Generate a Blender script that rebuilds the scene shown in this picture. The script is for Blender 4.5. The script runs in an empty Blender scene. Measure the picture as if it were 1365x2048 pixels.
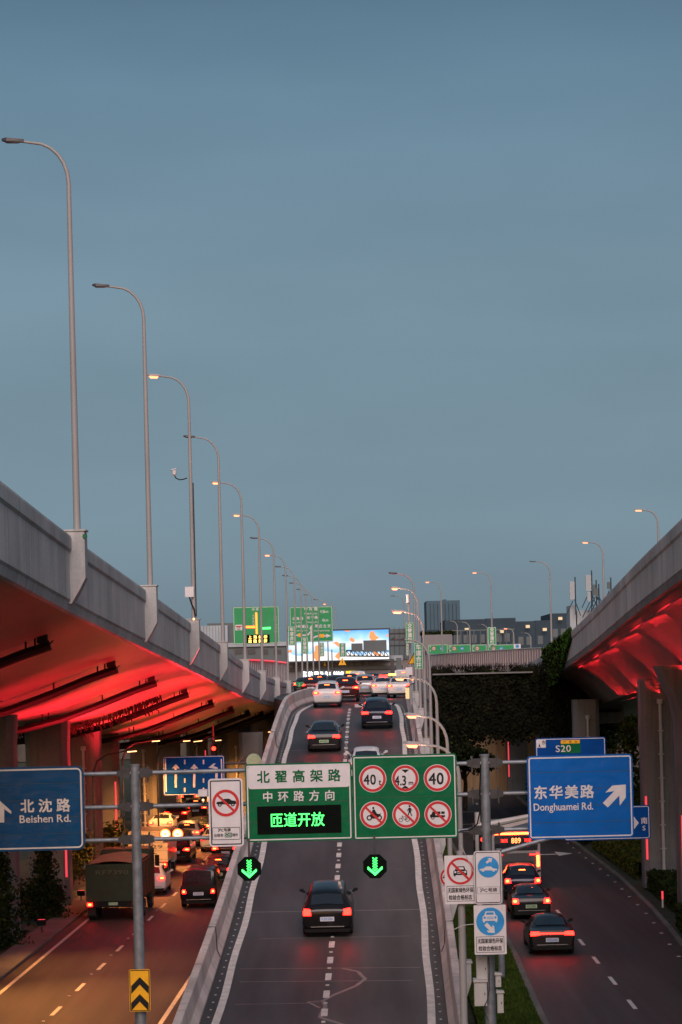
import bpy, math, random
from mathutils import Vector, Matrix
R = math.radians
rnd = random.Random(7)
scene = bpy.context.scene
COL = scene.collection

# ------------------------------------------------------------------ camera
F = 4540.0 / 2048.0          # focal length in picture heights
ROLL = R(1.4)
CX, CY = 682.5, 1350.0       # principal point / horizon in the full-size picture
CAMZ = 11.5
cam_d = bpy.data.cameras.new("camera")
cam_d.sensor_fit = 'VERTICAL'
cam_d.sensor_height = 36.0
cam_d.lens = F * 36.0
cam_d.shift_x = 0.0
cam_d.shift_y = (CY - 1024.0) / 2048.0
cam_d.clip_start = 0.5
cam_d.clip_end = 6000
cam = bpy.data.objects.new("camera", cam_d)
COL.objects.link(cam)
cam.matrix_world = Matrix.Translation((0, 0, CAMZ)) @ Matrix.Rotation(R(90), 4, 'X') @ Matrix.Rotation(-ROLL, 4, 'Z')
scene.camera = cam

# ------------------------------------------------------------------ sky, sun, exposure
SUN_EL, SUN_AZ = R(2.0), R(200)      # the sun has just set low behind the camera
world = bpy.data.worlds.new("World")
scene.world = world
world.use_nodes = True
wn, wl = world.node_tree.nodes, world.node_tree.links
wn.clear()
w_out = wn.new("ShaderNodeOutputWorld")
w_bg = wn.new("ShaderNodeBackground")
w_sky = wn.new("ShaderNodeTexSky")
w_sky.sky_type = 'NISHITA'
w_sky.sun_disc = False
w_sky.sun_elevation = SUN_EL
w_sky.sun_rotation = SUN_AZ
w_sky.air_density = 1.0
w_sky.dust_density = 2.0
w_sky.ozone_density = 1.0
# dusk colours by height in the air, with faint cloud veils
tc = wn.new("ShaderNodeTexCoord")
sep = wn.new("ShaderNodeSeparateXYZ")
wl.new(tc.outputs["Generated"], sep.inputs[0])
ramp = wn.new("ShaderNodeValToRGB")
ramp.color_ramp.elements[0].position = 0.0
ramp.color_ramp.elements[0].color = (0.150, 0.200, 0.235, 1)
ramp.color_ramp.elements[1].position = 1.0
ramp.color_ramp.elements[1].color = (0.050, 0.120, 0.200, 1)
for p, c in ((0.022, (0.165, 0.232, 0.275, 1)), (0.07, (0.188, 0.275, 0.332, 1)), (0.17, (0.184, 0.284, 0.356, 1)),
             (0.25, (0.140, 0.240, 0.325, 1)), (0.30, (0.088, 0.165, 0.245, 1))):
    e = ramp.color_ramp.elements.new(p)
    e.color = c
wl.new(sep.outputs[2], ramp.inputs[0])
mapn = wn.new("ShaderNodeMapping")
mapn.inputs["Scale"].default_value = (3.0, 1.0, 11.0)
mapn.inputs["Rotation"].default_value = (0, R(9), 0)
wl.new(tc.outputs["Generated"], mapn.inputs[0])
noi = wn.new("ShaderNodeTexNoise")
noi.inputs["Scale"].default_value = 1.6
noi.inputs["Detail"].default_value = 5
wl.new(mapn.outputs[0], noi.inputs[0])
mr = wn.new("ShaderNodeMapRange")
mr.inputs[1].default_value = 0.3
mr.inputs[2].default_value = 0.75
mr.inputs[3].default_value = 0.91
mr.inputs[4].default_value = 1.06
wl.new(noi.outputs[0], mr.inputs[0])
mul = wn.new("ShaderNodeMix"); mul.data_type = 'RGBA'; mul.blend_type = 'MULTIPLY'
mul.inputs[0].default_value = 1.0
wl.new(ramp.outputs[0], mul.inputs[6])
wl.new(mr.outputs[0], mul.inputs[7])
# the western half behind the camera keeps the Nishita glow
addn = wn.new("ShaderNodeMix"); addn.data_type = 'RGBA'; addn.blend_type = 'ADD'
addn.inputs[0].default_value = 1.0
sk = wn.new("ShaderNodeMix"); sk.data_type = 'RGBA'; sk.blend_type = 'MULTIPLY'
sk.inputs[0].default_value = 1.0
west = wn.new("ShaderNodeMapRange")
west.inputs[1].default_value = 0.1
west.inputs[2].default_value = -0.9
west.inputs[3].default_value = 0.0
west.inputs[4].default_value = 0.16
wl.new(sep.outputs[1], west.inputs[0])
wl.new(w_sky.outputs[0], sk.inputs[6])
wl.new(west.outputs[0], sk.inputs[7])
wl.new(mul.outputs[2], addn.inputs[6])
wl.new(sk.outputs[2], addn.inputs[7])
wl.new(addn.outputs[2], w_bg.inputs[0])
w_bg.inputs[1].default_value = 1.02
wl.new(w_bg.outputs[0], w_out.inputs[0])

sun_d = bpy.data.lights.new("sun", 'SUN')
sun_d.energy = 2.7
sun_d.angle = R(40)
sun_d.color = (1.0, 0.80, 0.74)
sun = bpy.data.objects.new("sun", sun_d)
sun.rotation_euler = (R(56), 0, R(4))
COL.objects.link(sun)

scene.view_settings.view_transform = 'Standard'
scene.view_settings.look = 'None'
scene.view_settings.exposure = 0.0
scene.view_settings.gamma = 1.0
scene.render.engine = 'CYCLES'
scene.cycles.max_bounces = 6
scene.cycles.sample_clamp_indirect = 4.0
scene.cycles.caustics_reflective = False
scene.cycles.caustics_refractive = False

# ------------------------------------------------------------------ where a thing of the photograph stands
CR, SR = math.cos(ROLL), math.sin(ROLL)
def uv(px, py):
    dx, dy = px - CX, py - CY
    return dx * CR - dy * SR, dx * SR + dy * CR
def at(px, py, Y):
    u, v = uv(px, py)
    return Vector((u * Y / 4540.0, Y, CAMZ - v * Y / 4540.0))
def ppm(Y):
    return 4540.0 / Y
def x_of(px, Y, z):
    v = (CAMZ - z) * ppm(Y)
    return ((px - CX - v * SR) / CR) / ppm(Y)
def interp(t, pts):
    if t <= pts[0][0]:
        a, b = pts[0], pts[1]
    elif t >= pts[-1][0]:
        a, b = pts[-2], pts[-1]
    else:
        for a, b in zip(pts, pts[1:]):
            if a[0] <= t <= b[0]:
                break
    k = (t - a[0]) / (b[0] - a[0])
    return a[1] + (b[1] - a[1]) * k
def smooth(pts, step):
    out = []
    t = pts[0][0]
    while t < pts[-1][0] - 1e-6:
        s = sum(interp(min(max(t + d, pts[0][0]), pts[-1][0]), pts) for d in (-6, -3, 0, 3, 6)) / 5
        out.append((t, s)); t += step
    out.append(pts[-1])
    return out

# ------------------------------------------------------------------ materials
def new_mat(name):
    m = bpy.data.materials.new(name)
    m.use_nodes = True
    return m, m.node_tree.nodes, m.node_tree.links, m.node_tree.nodes["Principled BSDF"]
def flat(name, c, rough=0.5, metal=0.0, var=0.12, scale=6.0, coat=0.0, spec=0.5, streak=False, wrinkle=0.0):
    m, n, l, b = new_mat(name)
    b.inputs["Roughness"].default_value = rough
    b.inputs["Metallic"].default_value = metal
    b.inputs["Coat Weight"].default_value = coat
    b.inputs["Coat Roughness"].default_value = 0.08 if not wrinkle else 0.22
    b.inputs["Specular IOR Level"].default_value = spec
    t = n.new("ShaderNodeTexCoord"); mp = n.new("ShaderNodeMapping")
    mp.inputs["Scale"].default_value = (1, 1, 0.15 if streak else 1)
    x = n.new("ShaderNodeTexNoise"); x.inputs["Scale"].default_value = scale; x.inputs["Detail"].default_value = 5
    r = n.new("ShaderNodeMapRange")
    r.inputs[1].default_value = 0.3; r.inputs[2].default_value = 0.7
    r.inputs[3].default_value = 1 - var; r.inputs[4].default_value = 1 + var
    k = n.new("ShaderNodeMix"); k.data_type = 'RGBA'; k.blend_type = 'MULTIPLY'; k.inputs[0].default_value = 1
    k.inputs[6].default_value = (*c, 1)
    l.new(t.outputs["Object"], mp.inputs[0]); l.new(mp.outputs[0], x.inputs[0]); l.new(x.outputs[0], r.inputs[0])
    l.new(r.outputs[0], k.inputs[7]); l.new(k.outputs[2], b.inputs["Base Color"])
    if wrinkle:      # reflective sheeting that lies slightly uneven on its panel
        y = n.new("ShaderNodeTexNoise"); y.inputs["Scale"].default_value = 3.2; y.inputs["Detail"].default_value = 7
        bp = n.new("ShaderNodeBump"); bp.inputs["Strength"].default_value = wrinkle; bp.inputs["Distance"].default_value = 0.03
        l.new(t.outputs["Object"], y.inputs[0]); l.new(y.outputs[0], bp.inputs["Height"]); l.new(bp.outputs[0], b.inputs["Coat Normal"])
    return m
def glow(name, c, s, base=(0.02, 0.02, 0.02)):
    m, n, l, b = new_mat(name)
    b.inputs["Base Color"].default_value = (*base, 1)
    b.inputs["Emission Color"].default_value = (*c, 1)
    b.inputs["Emission Strength"].default_value = s
    return m
def concrete(name, c, rough=0.85, joint=0.0, band=None, spec=0.3, bump=0.25, grain=(1, 1, 1)):
    """weathered concrete: blotches, rain streaks, optional cast joints every `joint` metres along Y"""
    m, n, l, b = new_mat(name)
    b.inputs["Roughness"].default_value = rough
    b.inputs["Specular IOR Level"].default_value = spec
    t = n.new("ShaderNodeTexCoord")
    def noise(scale, sc, det=6):
        mp = n.new("ShaderNodeMapping"); mp.inputs["Scale"].default_value = sc
        x = n.new("ShaderNodeTexNoise"); x.inputs["Scale"].default_value = scale; x.inputs["Detail"].default_value = det
        l.new(t.outputs["Object"], mp.inputs[0]); l.new(mp.outputs[0], x.inputs[0])
        return x.outputs[0]
    def mr_(src, a, b_, lo, hi):
        r = n.new("ShaderNodeMapRange")
        r.inputs[1].default_value = a; r.inputs[2].default_value = b_; r.inputs[3].default_value = lo; r.inputs[4].default_value = hi
        l.new(src, r.inputs[0]); return r.outputs[0]
    def mth(op, a, b_):
        q = n.new("ShaderNodeMath"); q.operation = op
        for i, v in enumerate((a, b_)):
            if isinstance(v, (int, float)): q.inputs[i].default_value = v
            else: l.new(v, q.inputs[i])
        return q.outputs[0]
    big = mr_(noise(0.35, (1, 1, 1)), 0.3, 0.7, 0.80, 1.12)
    streak = mr_(noise(0.55, (1, 1, 0.22), 10), 0.35, 0.68, 0.80, 1.08)
    drip = mr_(noise(2.6, (1, 1, 0.05), 4), 0.56, 0.72, 1.0, 0.72)
    fine = mr_(noise(9, (1, 1, 1), 8), 0.3, 0.7, 0.92, 1.07)
    f = mth('MULTIPLY', mth('MULTIPLY', mth('MULTIPLY', big, streak), fine), drip)
    if joint:
        sp = n.new("ShaderNodeSeparateXYZ"); l.new(t.outputs["Object"], sp.inputs[0])
        q = mth('FRACT', mth('DIVIDE', sp.outputs[1], joint), 0)
        line = mth('LESS_THAN', q, 0.05 / joint)
        f = mth('MULTIPLY', f, mth('SUBTRACT', 1.0, mth('MULTIPLY', line, 0.55)))
    k = n.new("ShaderNodeMix"); k.data_type = 'RGBA'; k.blend_type = 'MULTIPLY'; k.inputs[0].default_value = 1
    k.inputs[6].default_value = (*c, 1)
    l.new(f, k.inputs[7]); l.new(k.outputs[2], b.inputs["Base Color"])
    bp = n.new("ShaderNodeBump"); bp.inputs["Strength"].default_value = bump; bp.inputs["Distance"].default_value = 0.02
    l.new(noise(4, grain, 8), bp.inputs["Height"]); l.new(bp.outputs[0], b.inputs["Normal"])
    return m
def asphalt(name, c, rough=0.62):
    m, n, l, b = new_mat(name)
    b.inputs["Specular IOR Level"].default_value = 0.45
    t = n.new("ShaderNodeTexCoord")
    def noise(scale, sc, det=6):
        mp = n.new("ShaderNodeMapping"); mp.inputs["Scale"].default_value = sc
        x = n.new("ShaderNodeTexNoise"); x.inputs["Scale"].default_value = scale; x.inputs["Detail"].default_value = det
        l.new(t.outputs["Object"], mp.inputs[0]); l.new(mp.outputs[0], x.inputs[0])
        return x.outputs[0]
    def mr_(src, a, b_, lo, hi):
        r = n.new("ShaderNodeMapRange")
        r.inputs[1].default_value = a; r.inputs[2].default_value = b_; r.inputs[3].default_value = lo; r.inputs[4].default_value = hi
        l.new(src, r.inputs[0]); return r.outputs[0]
    def mth(op, a, b_):
        q = n.new("ShaderNodeMath"); q.operation = op
        for i, v in enumerate((a, b_)):
            if isinstance(v, (int, float)): q.inputs[i].default_value = v
            else: l.new(v, q.inputs[i])
        return q.outputs[0]
    wheel = mr_(noise(0.9, (1, 0.03, 1), 3), 0.35, 0.65, 0.78, 1.18)       # tyre-worn lanes run along the road
    patch = mr_(noise(0.12, (1, 0.5, 1), 4), 0.35, 0.65, 0.84, 1.16)
    grain = mr_(noise(30, (1, 1, 1), 2), 0.3, 0.7, 0.75, 1.25)
    f = mth('MULTIPLY', mth('MULTIPLY', wheel, patch), grain)
    k = n.new("ShaderNodeMix"); k.data_type = 'RGBA'; k.blend_type = 'MULTIPLY'; k.inputs[0].default_value = 1
    k.inputs[6].default_value = (*c, 1)
    l.new(f, k.inputs[7]); l.new(k.outputs[2], b.inputs["Base Color"])
    l.new(mr_(noise(0.9, (1, 0.03, 1), 3), 0.3, 0.7, rough + 0.05, rough - 0.06), b.inputs["Roughness"])
    bp = n.new("ShaderNodeBump"); bp.inputs["Strength"].default_value = 0.35; bp.inputs["Distance"].default_value = 0.01
    l.new(noise(22, (1, 1, 1), 4), bp.inputs["Height"]); l.new(bp.outputs[0], b.inputs["Normal"])
    return m
M = {}
M['asphalt'] = asphalt('asphalt', (0.046, 0.042, 0.041))
M['asphalt_ramp'] = asphalt('asphalt_ramp', (0.052, 0.046, 0.045), 0.56)
M['line'] = flat('road_paint', (0.62, 0.58, 0.55), 0.6, var=0.18, scale=3)
M['line_yellowed'] = flat('road_paint_dusty', (0.50, 0.46, 0.40), 0.6, var=0.25, scale=3)
M['sealant'] = flat('crack_sealant', (0.24, 0.19, 0.175), 0.5, var=0.25, scale=3)
M['stud'] = flat('road_stud', (0.45, 0.43, 0.41), 0.3)
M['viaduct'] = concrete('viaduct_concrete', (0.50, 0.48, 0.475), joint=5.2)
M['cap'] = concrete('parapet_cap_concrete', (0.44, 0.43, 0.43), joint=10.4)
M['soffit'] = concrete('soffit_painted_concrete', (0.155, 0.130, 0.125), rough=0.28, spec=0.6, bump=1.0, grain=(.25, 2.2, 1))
M['barrier'] = concrete('ramp_barrier_concrete', (0.60, 0.53, 0.51), joint=6.0)
M['pier'] = concrete('pier_concrete', (0.19, 0.186, 0.186))
M['pier_base'] = concrete('pier_base_paint', (0.17, 0.17, 0.18))
M['curb'] = concrete('kerb_stone', (0.15, 0.145, 0.135))
M['earth'] = flat('earth', (0.035, 0.040, 0.020), 0.95, var=0.4, scale=1.2)
M['pole'] = flat('painted_steel_pole', (0.28, 0.275, 0.28), 0.5, var=0.12, scale=2, streak=True)
M['galv'] = flat('galvanised_steel', (0.20, 0.22, 0.25), 0.45, 0.3, var=0.25, scale=5)
M['dark_steel'] = flat('dark_steel', (0.045, 0.045, 0.05), 0.5, 0.3, var=0.3, scale=5)
M['black'] = flat('black_plastic', (0.008, 0.008, 0.009), 0.6, spec=.2)
M['rubber'] = flat('rubber', (0.015, 0.015, 0.015), 0.8)
M['glass'] = flat('tinted_glass', (0.018, 0.022, 0.028), 0.06, var=0.05, spec=0.8)
M['rim'] = flat('wheel_rim', (0.35, 0.35, 0.36), 0.3, 0.8)
M['chrome'] = flat('chrome_trim', (0.6, 0.6, 0.6), 0.2, 0.9)
M['plate'] = flat('number_plate', (0.55, 0.58, 0.68), 0.4)
M['plate_green'] = flat('number_plate_green', (0.35, 0.50, 0.33), 0.4)
M['pvc'] = flat('white_drain_pipe', (0.42, 0.40, 0.40), 0.45, var=0.15, scale=2)
M['box'] = flat('grey_cabinet_paint', (0.40, 0.40, 0.41), 0.45, var=0.15, scale=3, streak=True)
M['sign_green'] = flat('sign_green', (0.0, 0.118, 0.046), 0.55, spec=0.06, var=0.14, scale=2.5, coat=.35, wrinkle=.7)
M['sign_green_far'] = flat('sign_green_far', (0.004, 0.26, 0.085), 0.5, var=0.08, scale=1)
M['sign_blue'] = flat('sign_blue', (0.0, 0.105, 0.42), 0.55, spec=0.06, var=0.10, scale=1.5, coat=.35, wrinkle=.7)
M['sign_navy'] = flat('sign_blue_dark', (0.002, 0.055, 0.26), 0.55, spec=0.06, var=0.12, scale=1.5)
M['sign_teal'] = flat('sign_blue_shaded', (0.0, 0.060, 0.165), 0.55, spec=0.06, var=0.12, scale=1.5, coat=.35, wrinkle=.7)  # sign blue darkened, its shade put into the colour
M['white'] = flat('sign_white', (0.62, 0.60, 0.64), 0.4, var=0.08, scale=3, coat=.35, wrinkle=.7)
M['white_warm'] = flat('sign_white_warm', (0.66, 0.60, 0.56), 0.4, var=0.10, scale=3)
M['red'] = flat('sign_red', (0.50, 0.012, 0.02), 0.4, var=0.10, scale=3)
M['ink'] = flat('sign_black', (0.012, 0.012, 0.013), 0.6, spec=.2)
M['panel_blue'] = flat('panel_blue', (0.015, 0.25, 0.60), 0.4)
M['yellow'] = flat('sign_yellow', (0.85, 0.42, 0.01), 0.4, var=0.08)
M['led_green'] = glow('led_green', (0.05, 1.0, 0.13), 4.0)
M['led_text'] = glow('led_green_text', (0.06, 1.0, 0.14), 3.2)
M['led_dark'] = flat('led_panel_black', (0.004, 0.006, 0.005), 0.8, spec=0.05)
M['sodium'] = glow('sodium_lamp', (1.0, 0.19, 0.08), 5.5)
M['lamp_off'] = flat('lamp_lens_unlit', (0.25, 0.25, 0.25), 0.3)
M['warm_lens'] = glow('warm_lamp_lens', (1.0, 0.50, 0.18), 5)
M['tail'] = glow('tail_lamp', (1.0, 0.0065, 0.004), 28, (0.3, 0.01, 0.01))
M['tail_core'] = glow('brake_lamp_core', (1.0, 0.045, 0.008), 36, (0.3, 0.01, 0.01))
M['tail_soft'] = glow('tail_lamp_soft', (1.0, 0.05, 0.04), 3, (0.3, 0.01, 0.01))
M['red_led'] = glow('red_glow_mat', (1.0, 0.07, 0.10), .9, (0.4, 0.02, 0.03))  # also stands in for red light on the pier edges
M['amber'] = glow('amber_led', (1.0, 0.62, 0.12), 3.5)
M['beacon'] = glow('warning_lamp', (1.0, 0.13, 0.03), 6)
M['sig_red'] = glow('signal_red', (1.0, 0.018, 0.008), 12)

# ------------------------------------------------------------------ mesh helpers
class MB:
    def __init__(s): s.v = []; s.f = []; s.m = []; s.mats = []
    def mi(s, mat):
        if mat not in s.mats: s.mats.append(mat)
        return s.mats.index(mat)
    def add(s, vs, fs, mat=None):
        o = len(s.v); s.v += [tuple(v) for v in vs]
        k = s.mi(mat) if mat else 0
        for f in fs:
            s.f.append(tuple(i + o for i in f)); s.m.append(k)
        return s
    def box(s, x0, x1, y0, y1, z0, z1, mat=None, mtx=None):
        vs = [Vector((x, y, z)) for z in (z0, z1) for y in (y0, y1) for x in (x0, x1)]
        if mtx: vs = [mtx @ v for v in vs]
        return s.add(vs, [(0, 2, 3, 1), (4, 5, 7, 6), (0, 1, 5, 4), (2, 6, 7, 3), (0, 4, 6, 2), (1, 3, 7, 5)], mat)
    def tube(s, pts, r, n=8, mat=None, r1=None, cap=True):
        pts = [Vector(p) for p in pts]; k = len(pts)
        rs = r if isinstance(r, (list, tuple)) else [r + ((r1 if r1 is not None else r) - r) * i / max(1, k - 1) for i in range(k)]
        vs = []; up = Vector((0, 0, 1)); prev = None
        for i, p in enumerate(pts):
            d = (pts[min(i + 1, k - 1)] - pts[max(i - 1, 0)]).normalized()
            if prev is None:
                a = d.cross(up if abs(d.z) < 0.9 else Vector((1, 0, 0))).normalized()
            else:
                a = (prev - d * prev.dot(d)).normalized()
            prev = a; b = d.cross(a)
            vs += [p + (a * math.cos(2 * math.pi * j / n) + b * math.sin(2 * math.pi * j / n)) * rs[i] for j in range(n)]
        fs = [(i * n + j, i * n + (j + 1) % n, (i + 1) * n + (j + 1) % n, (i + 1) * n + j) for i in range(k - 1) for j in range(n)]
        if cap:
            fs += [tuple(range(n))[::-1], tuple((k - 1) * n + j for j in range(n))]
        return s.add(vs, fs, mat)
    def prism(s, pts, y0, y1, mat=None, front_only=False):
        """polygon in x,z pulled from y0 (front) to y1"""
        n = len(pts)
        if front_only:
            return s.add([(x, y0, z) for x, z in pts], [tuple(range(n))], mat)
        vs = [(x, y0, z) for x, z in pts] + [(x, y1, z) for x, z in pts]
        fs = [tuple(range(n)), tuple(range(n, 2 * n))[::-1]] + [(i, i + n, (i + 1) % n + n, (i + 1) % n) for i in range(n)]
        return s.add(vs, fs, mat)
    def ring(s, cx, cz, r0, r1, y0, y1, n=40, mat=None):
        vs = []
        for y in (y0, y1):
            for r in (r0, r1):
                vs += [(cx + r * math.cos(2 * math.pi * i / n), y, cz + r * math.sin(2 * math.pi * i / n)) for i in range(n)]
        fs = []
        for i in range(n):
            j = (i + 1) % n
            fs += [(i, j, n + j, n + i), (2 * n + i, 3 * n + i, 3 * n + j, 2 * n + j), (n + i, n + j, 3 * n + j, 3 * n + i), (i, 2 * n + i, 2 * n + j, j)]
        return s.add(vs, fs, mat)
    def loft(s, path, sec, mat=None, closed=True, caps=True, normal=True):
        """section (dx,dz) swept along path of (x,y,z); dx is measured to the right of the path"""
        path = [Vector(p) for p in path]; k = len(path); n = len(sec); vs = []
        for i, p in enumerate(path):
            d = path[min(i + 1, k - 1)] - path[max(i - 1, 0)]
            nr = Vector((d.y, -d.x, 0)).normalized() if normal else Vector((1, 0, 0))
            vs += [p + nr * a + Vector((0, 0, b)) for a, b in sec]
        q = n if closed else n - 1
        fs = [(i * n + j, i * n + (j + 1) % n, (i + 1) * n + (j + 1) % n, (i + 1) * n + j) for i in range(k - 1) for j in range(q)]
        if caps and closed:
            fs += [tuple(range(n))[::-1], tuple((k - 1) * n + j for j in range(n))]
        return s.add(vs, fs, mat)
    def mesh(s, name, mat=None, smooth=None):
        me = bpy.data.meshes.new(name)
        me.from_pydata(s.v, [], s.f)
        mats = s.mats or [mat]
        for mm in mats: me.materials.append(mm if not isinstance(mm, str) else M[mm])
        if s.mats: me.polygons.foreach_set("material_index", s.m)
        me.validate()
        import bmesh
        bm = bmesh.new(); bm.from_mesh(me); bmesh.ops.recalc_face_normals(bm, faces=bm.faces); bm.to_mesh(me); bm.free()
        if smooth is not None:
            me.polygons.foreach_set("use_smooth", [True] * len(me.polygons))
            me.set_sharp_from_angle(angle=R(smooth))
        me.update()
        return me
    def build(s, name, mat=None, parent=None, smooth=None, label=None):
        me = s.mesh(name, mat, smooth)
        o = bpy.data.objects.new(name, me)
        COL.objects.link(o)
        if parent: o.parent = parent
        if label: o['label'] = label
        return o
def empty(name, loc, label, cat, group=None, rz=0.0):
    o = bpy.data.objects.new(name, None)
    COL.objects.link(o)
    o.location = loc; o.rotation_euler = (0, 0, rz); o.empty_display_size = 0.3
    o['label'] = label; o['category'] = cat
    if group: o['group'] = group
    return o
def struct(o): o['kind'] = 'structure'; return o
def stuff(o, label, cat): o['kind'] = 'stuff'; o['label'] = label; o['category'] = cat; return o
KIDS = {}
def copy_tree(o, parent=None):
    c = o.copy(); COL.objects.link(c)
    if parent: c.parent = parent
    for ch in [x for x in scene.objects if x.parent == o]:
        copy_tree(ch, c)
    return c
def rrect(x0, x1, z0, z1, r, n=5):
    out = []
    for cx, cz, a in ((x1 - r, z1 - r, 0), (x0 + r, z1 - r, 90), (x0 + r, z0 + r, 180), (x1 - r, z0 + r, 270)):
        out += [(cx + r * math.cos(R(a + 90 * i / n)), cz + r * math.sin(R(a + 90 * i / n))) for i in range(n + 1)]
    return out
_glyphs = {}
def glyph(ch, bold):
    key = (ch, bold)
    if key not in _glyphs:
        c = bpy.data.curves.new('g', 'FONT'); c.body = ch; c.size = 1; c.offset = bold; c.resolution_u = 3
        c.fill_mode = 'FRONT'
        o = bpy.data.objects.new('g', c); COL.objects.link(o)
        bpy.context.view_layer.update()
        me = bpy.data.meshes.new_from_object(o.evaluated_get(bpy.context.evaluated_depsgraph_get()))
        vs = [(v.co.x, v.co.y) for v in me.vertices]; fs = [tuple(p.vertices) for p in me.polygons]
        bpy.data.objects.remove(o); bpy.data.curves.remove(c); bpy.data.meshes.remove(me)
        _glyphs[key] = (vs, fs)
    return _glyphs[key]
def text(mb, s, cx, cz, w, h, y, mat, bold=0.02, vertical=False):
    """bold lettering is the same outline laid down four times, each a hair further forward"""
    d = bold * h * .75 if not vertical else bold * w * .75
    if d <= 0: return text1(mb, s, cx, cz, w, h, y, mat, vertical)
    for i, (a, b) in enumerate(((-1, -1), (1, -1), (1, 1), (-1, 1), (0, 0))):
        text1(mb, s, cx + a * d, cz + b * d, w, h, y - i * .0006, mat, vertical)
def text1(mb, s, cx, cz, w, h, y, mat, vertical=False):
    """letters spread evenly over a w x h box centred on cx,cz (or running down it)"""
    g = [(ch, glyph(ch, 0.0)) for ch in s]
    cjk = lambda ch: ord(ch) > 0x2000
    if vertical:
        n = len(s); cell = h / n
        for i, (ch, (vs, fs)) in enumerate(g):
            z0 = cz + h / 2 - cell * (i + 0.5)
            k = min(w, cell * 0.95)
            mb.add([(cx + (a - 0.5) * k, y, z0 + (b - 0.38) * k) for a, b in vs], fs, mat)
        return
    widths = []
    for ch, (vs, fs) in g:
        if ch == ' ': widths.append((0.0, 0.30)); continue
        if cjk(ch): widths.append((0.0, 1.0))
        else:
            xs = [a for a, b in vs]; widths.append((min(xs), max(xs) - min(xs) + 0.09))
    tot = sum(a[1] for a in widths)
    top = 0.88 if any(cjk(c) for c in s) else 0.70
    low = -0.12 if any(cjk(c) for c in s) else 0.0
    sz = h / (top - low)
    gapn = len(s) - 1
    if all(cjk(c) for c in s):
        sx = sz; gap = (w - tot * sx) / gapn if gapn else 0
        if gap < 0: sx = w / tot; gap = 0
    else:
        sx = w / tot; gap = 0
    x = cx - (tot * sx + gap * gapn) / 2
    for (ch, (vs, fs)), (mn, wd) in zip(g, widths):
        if vs:
            mb.add([(x + (a - mn) * sx, y, cz + (b - (top + low) / 2) * sz) for a, b in vs], fs, mat)
        x += wd * sx + gap
# ================================================================== THE SETTING: ground and roads
def sheet(name, mat, pts_l, pts_r, z, ys):
    mb = MB()
    vs = []
    for y in ys:
        zz = z(y) if callable(z) else z
        vs += [(interp(y, pts_l), y, zz), (interp(y, pts_r), y, zz)]
    fs = [(2 * i, 2 * i + 1, 2 * i + 3, 2 * i + 2) for i in range(len(ys) - 1)]
    mb.add(vs, fs)
    return mb
def frange(a, b, st):
    out = []
    while a < b - 1e-9: out.append(a); a += st
    out.append(b); return out
g = MB(); g.add([(-1500, -400, -0.13), (1500, -400, -0.13), (1500, 4000, -0.13), (-1500, 4000, -0.13)], [(0, 1, 2, 3)])
struct(g.build('ground', 'earth'))
LRL = [(20, -14.6), (60, -13.85), (84, -13.5), (112, -13.0), (150, -12.6), (260, -11.5), (400, -9.5)]
LRR = [(20, -6.6), (70, -5.9), (97, -5.3), (150, -4.6), (260, -3.6), (400, -2.0)]
struct(sheet('left_road', 'asphalt', LRL, LRR, 0.0, frange(20, 400, 10)).build('left_road', 'asphalt'))
RRL = [(20, 6.2), (75, 6.45), (94, 6.9), (110, 7.0), (150, 7.2), (300, 8.4)]
RRR = [(20, 12.1), (87, 13.3), (105, 14.3), (125, 14.9), (144, 15.0), (300, 16.5)]
struct(sheet('right_road', 'asphalt', RRL, RRR, 0.0, frange(20, 300, 10)).build('right_road', 'asphalt'))
def strip(mb, pts, w, z, y0, y1, step=4.0):
    ys = frange(y0, y1, step); vs = []
    for y in ys:
        x = interp(y, pts); zz = z(y) if callable(z) else z
        vs += [(x - w / 2, y, zz), (x + w / 2, y, zz)]
    mb.add(vs, [(2 * i, 2 * i + 1, 2 * i + 3, 2 * i + 2) for i in range(len(ys) - 1)])
mk = MB()
off = lambda pts, d: [(a, b + d) for a, b in pts]
strip(mk, off(LRL, 0.55), 0.16, 0.005, 30, 380)
strip(mk, off(LRR, -0.55), 0.16, 0.005, 30, 380)
LD = [(60, -10.75), (79, -10.25), (122, -9.15), (260, -7.6), (400, -5.5)]
y = 79.3 - 18
while y < 330:
    strip(mk, LD, 0.15, 0.005, y - 1.05, y + 1.05, 1.05); y += 6.02
struct(mk.build('lane_markings', 'line_yellowed'))
mk = MB()
RD = [(60, 9.5), (77, 9.66), (96, 9.85), (118, 10.2), (200, 11.6)]
for yc in [77.6 - 6 * 3 + 6 * i for i in range(24)]:
    strip(mk, RD, 0.15, 0.005, yc - 1.1, yc + 1.1, 1.1)
# cross arrow and hatch marks on the far part of the right road
for yy, x0, x1 in ((141, 9.8, 13.6), (160, 9.0, 13.2), (171, 8.6, 12.6), (186, 9.0, 11.4)):
    mk.add([(x0, yy, .005), (x1, yy + .3, .005), (x1, yy + .9, .005), (x0, yy + .6, .005)], [(0, 1, 2, 3)])
mk.add([(9.2, 141.2, .006), (10.2, 139.6, .006), (10.2, 143, .006)], [(0, 1, 2)])
mk.add([(14.2, 141.8, .006), (13.2, 140.2, .006), (13.2, 143.6, .006)], [(0, 1, 2)])
struct(mk.build('lane_markings', 'line'))
# small raised studs beside the lines
st = MB()
for i in range(46):
    yy = 62 + i * 6.02
    x = interp(yy, LD)
    st.box(x - .05, x + .05, yy + 2.9, yy + 3.0, .002, .022)
for i in range(22):
    yy = 74 + i * 4.0
    x = interp(yy, RRR) - .35
    st.box(x - .07, x + .07, yy, yy + .12, .002, .03)
struct(st.build('road_studs', 'stud'))
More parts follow.
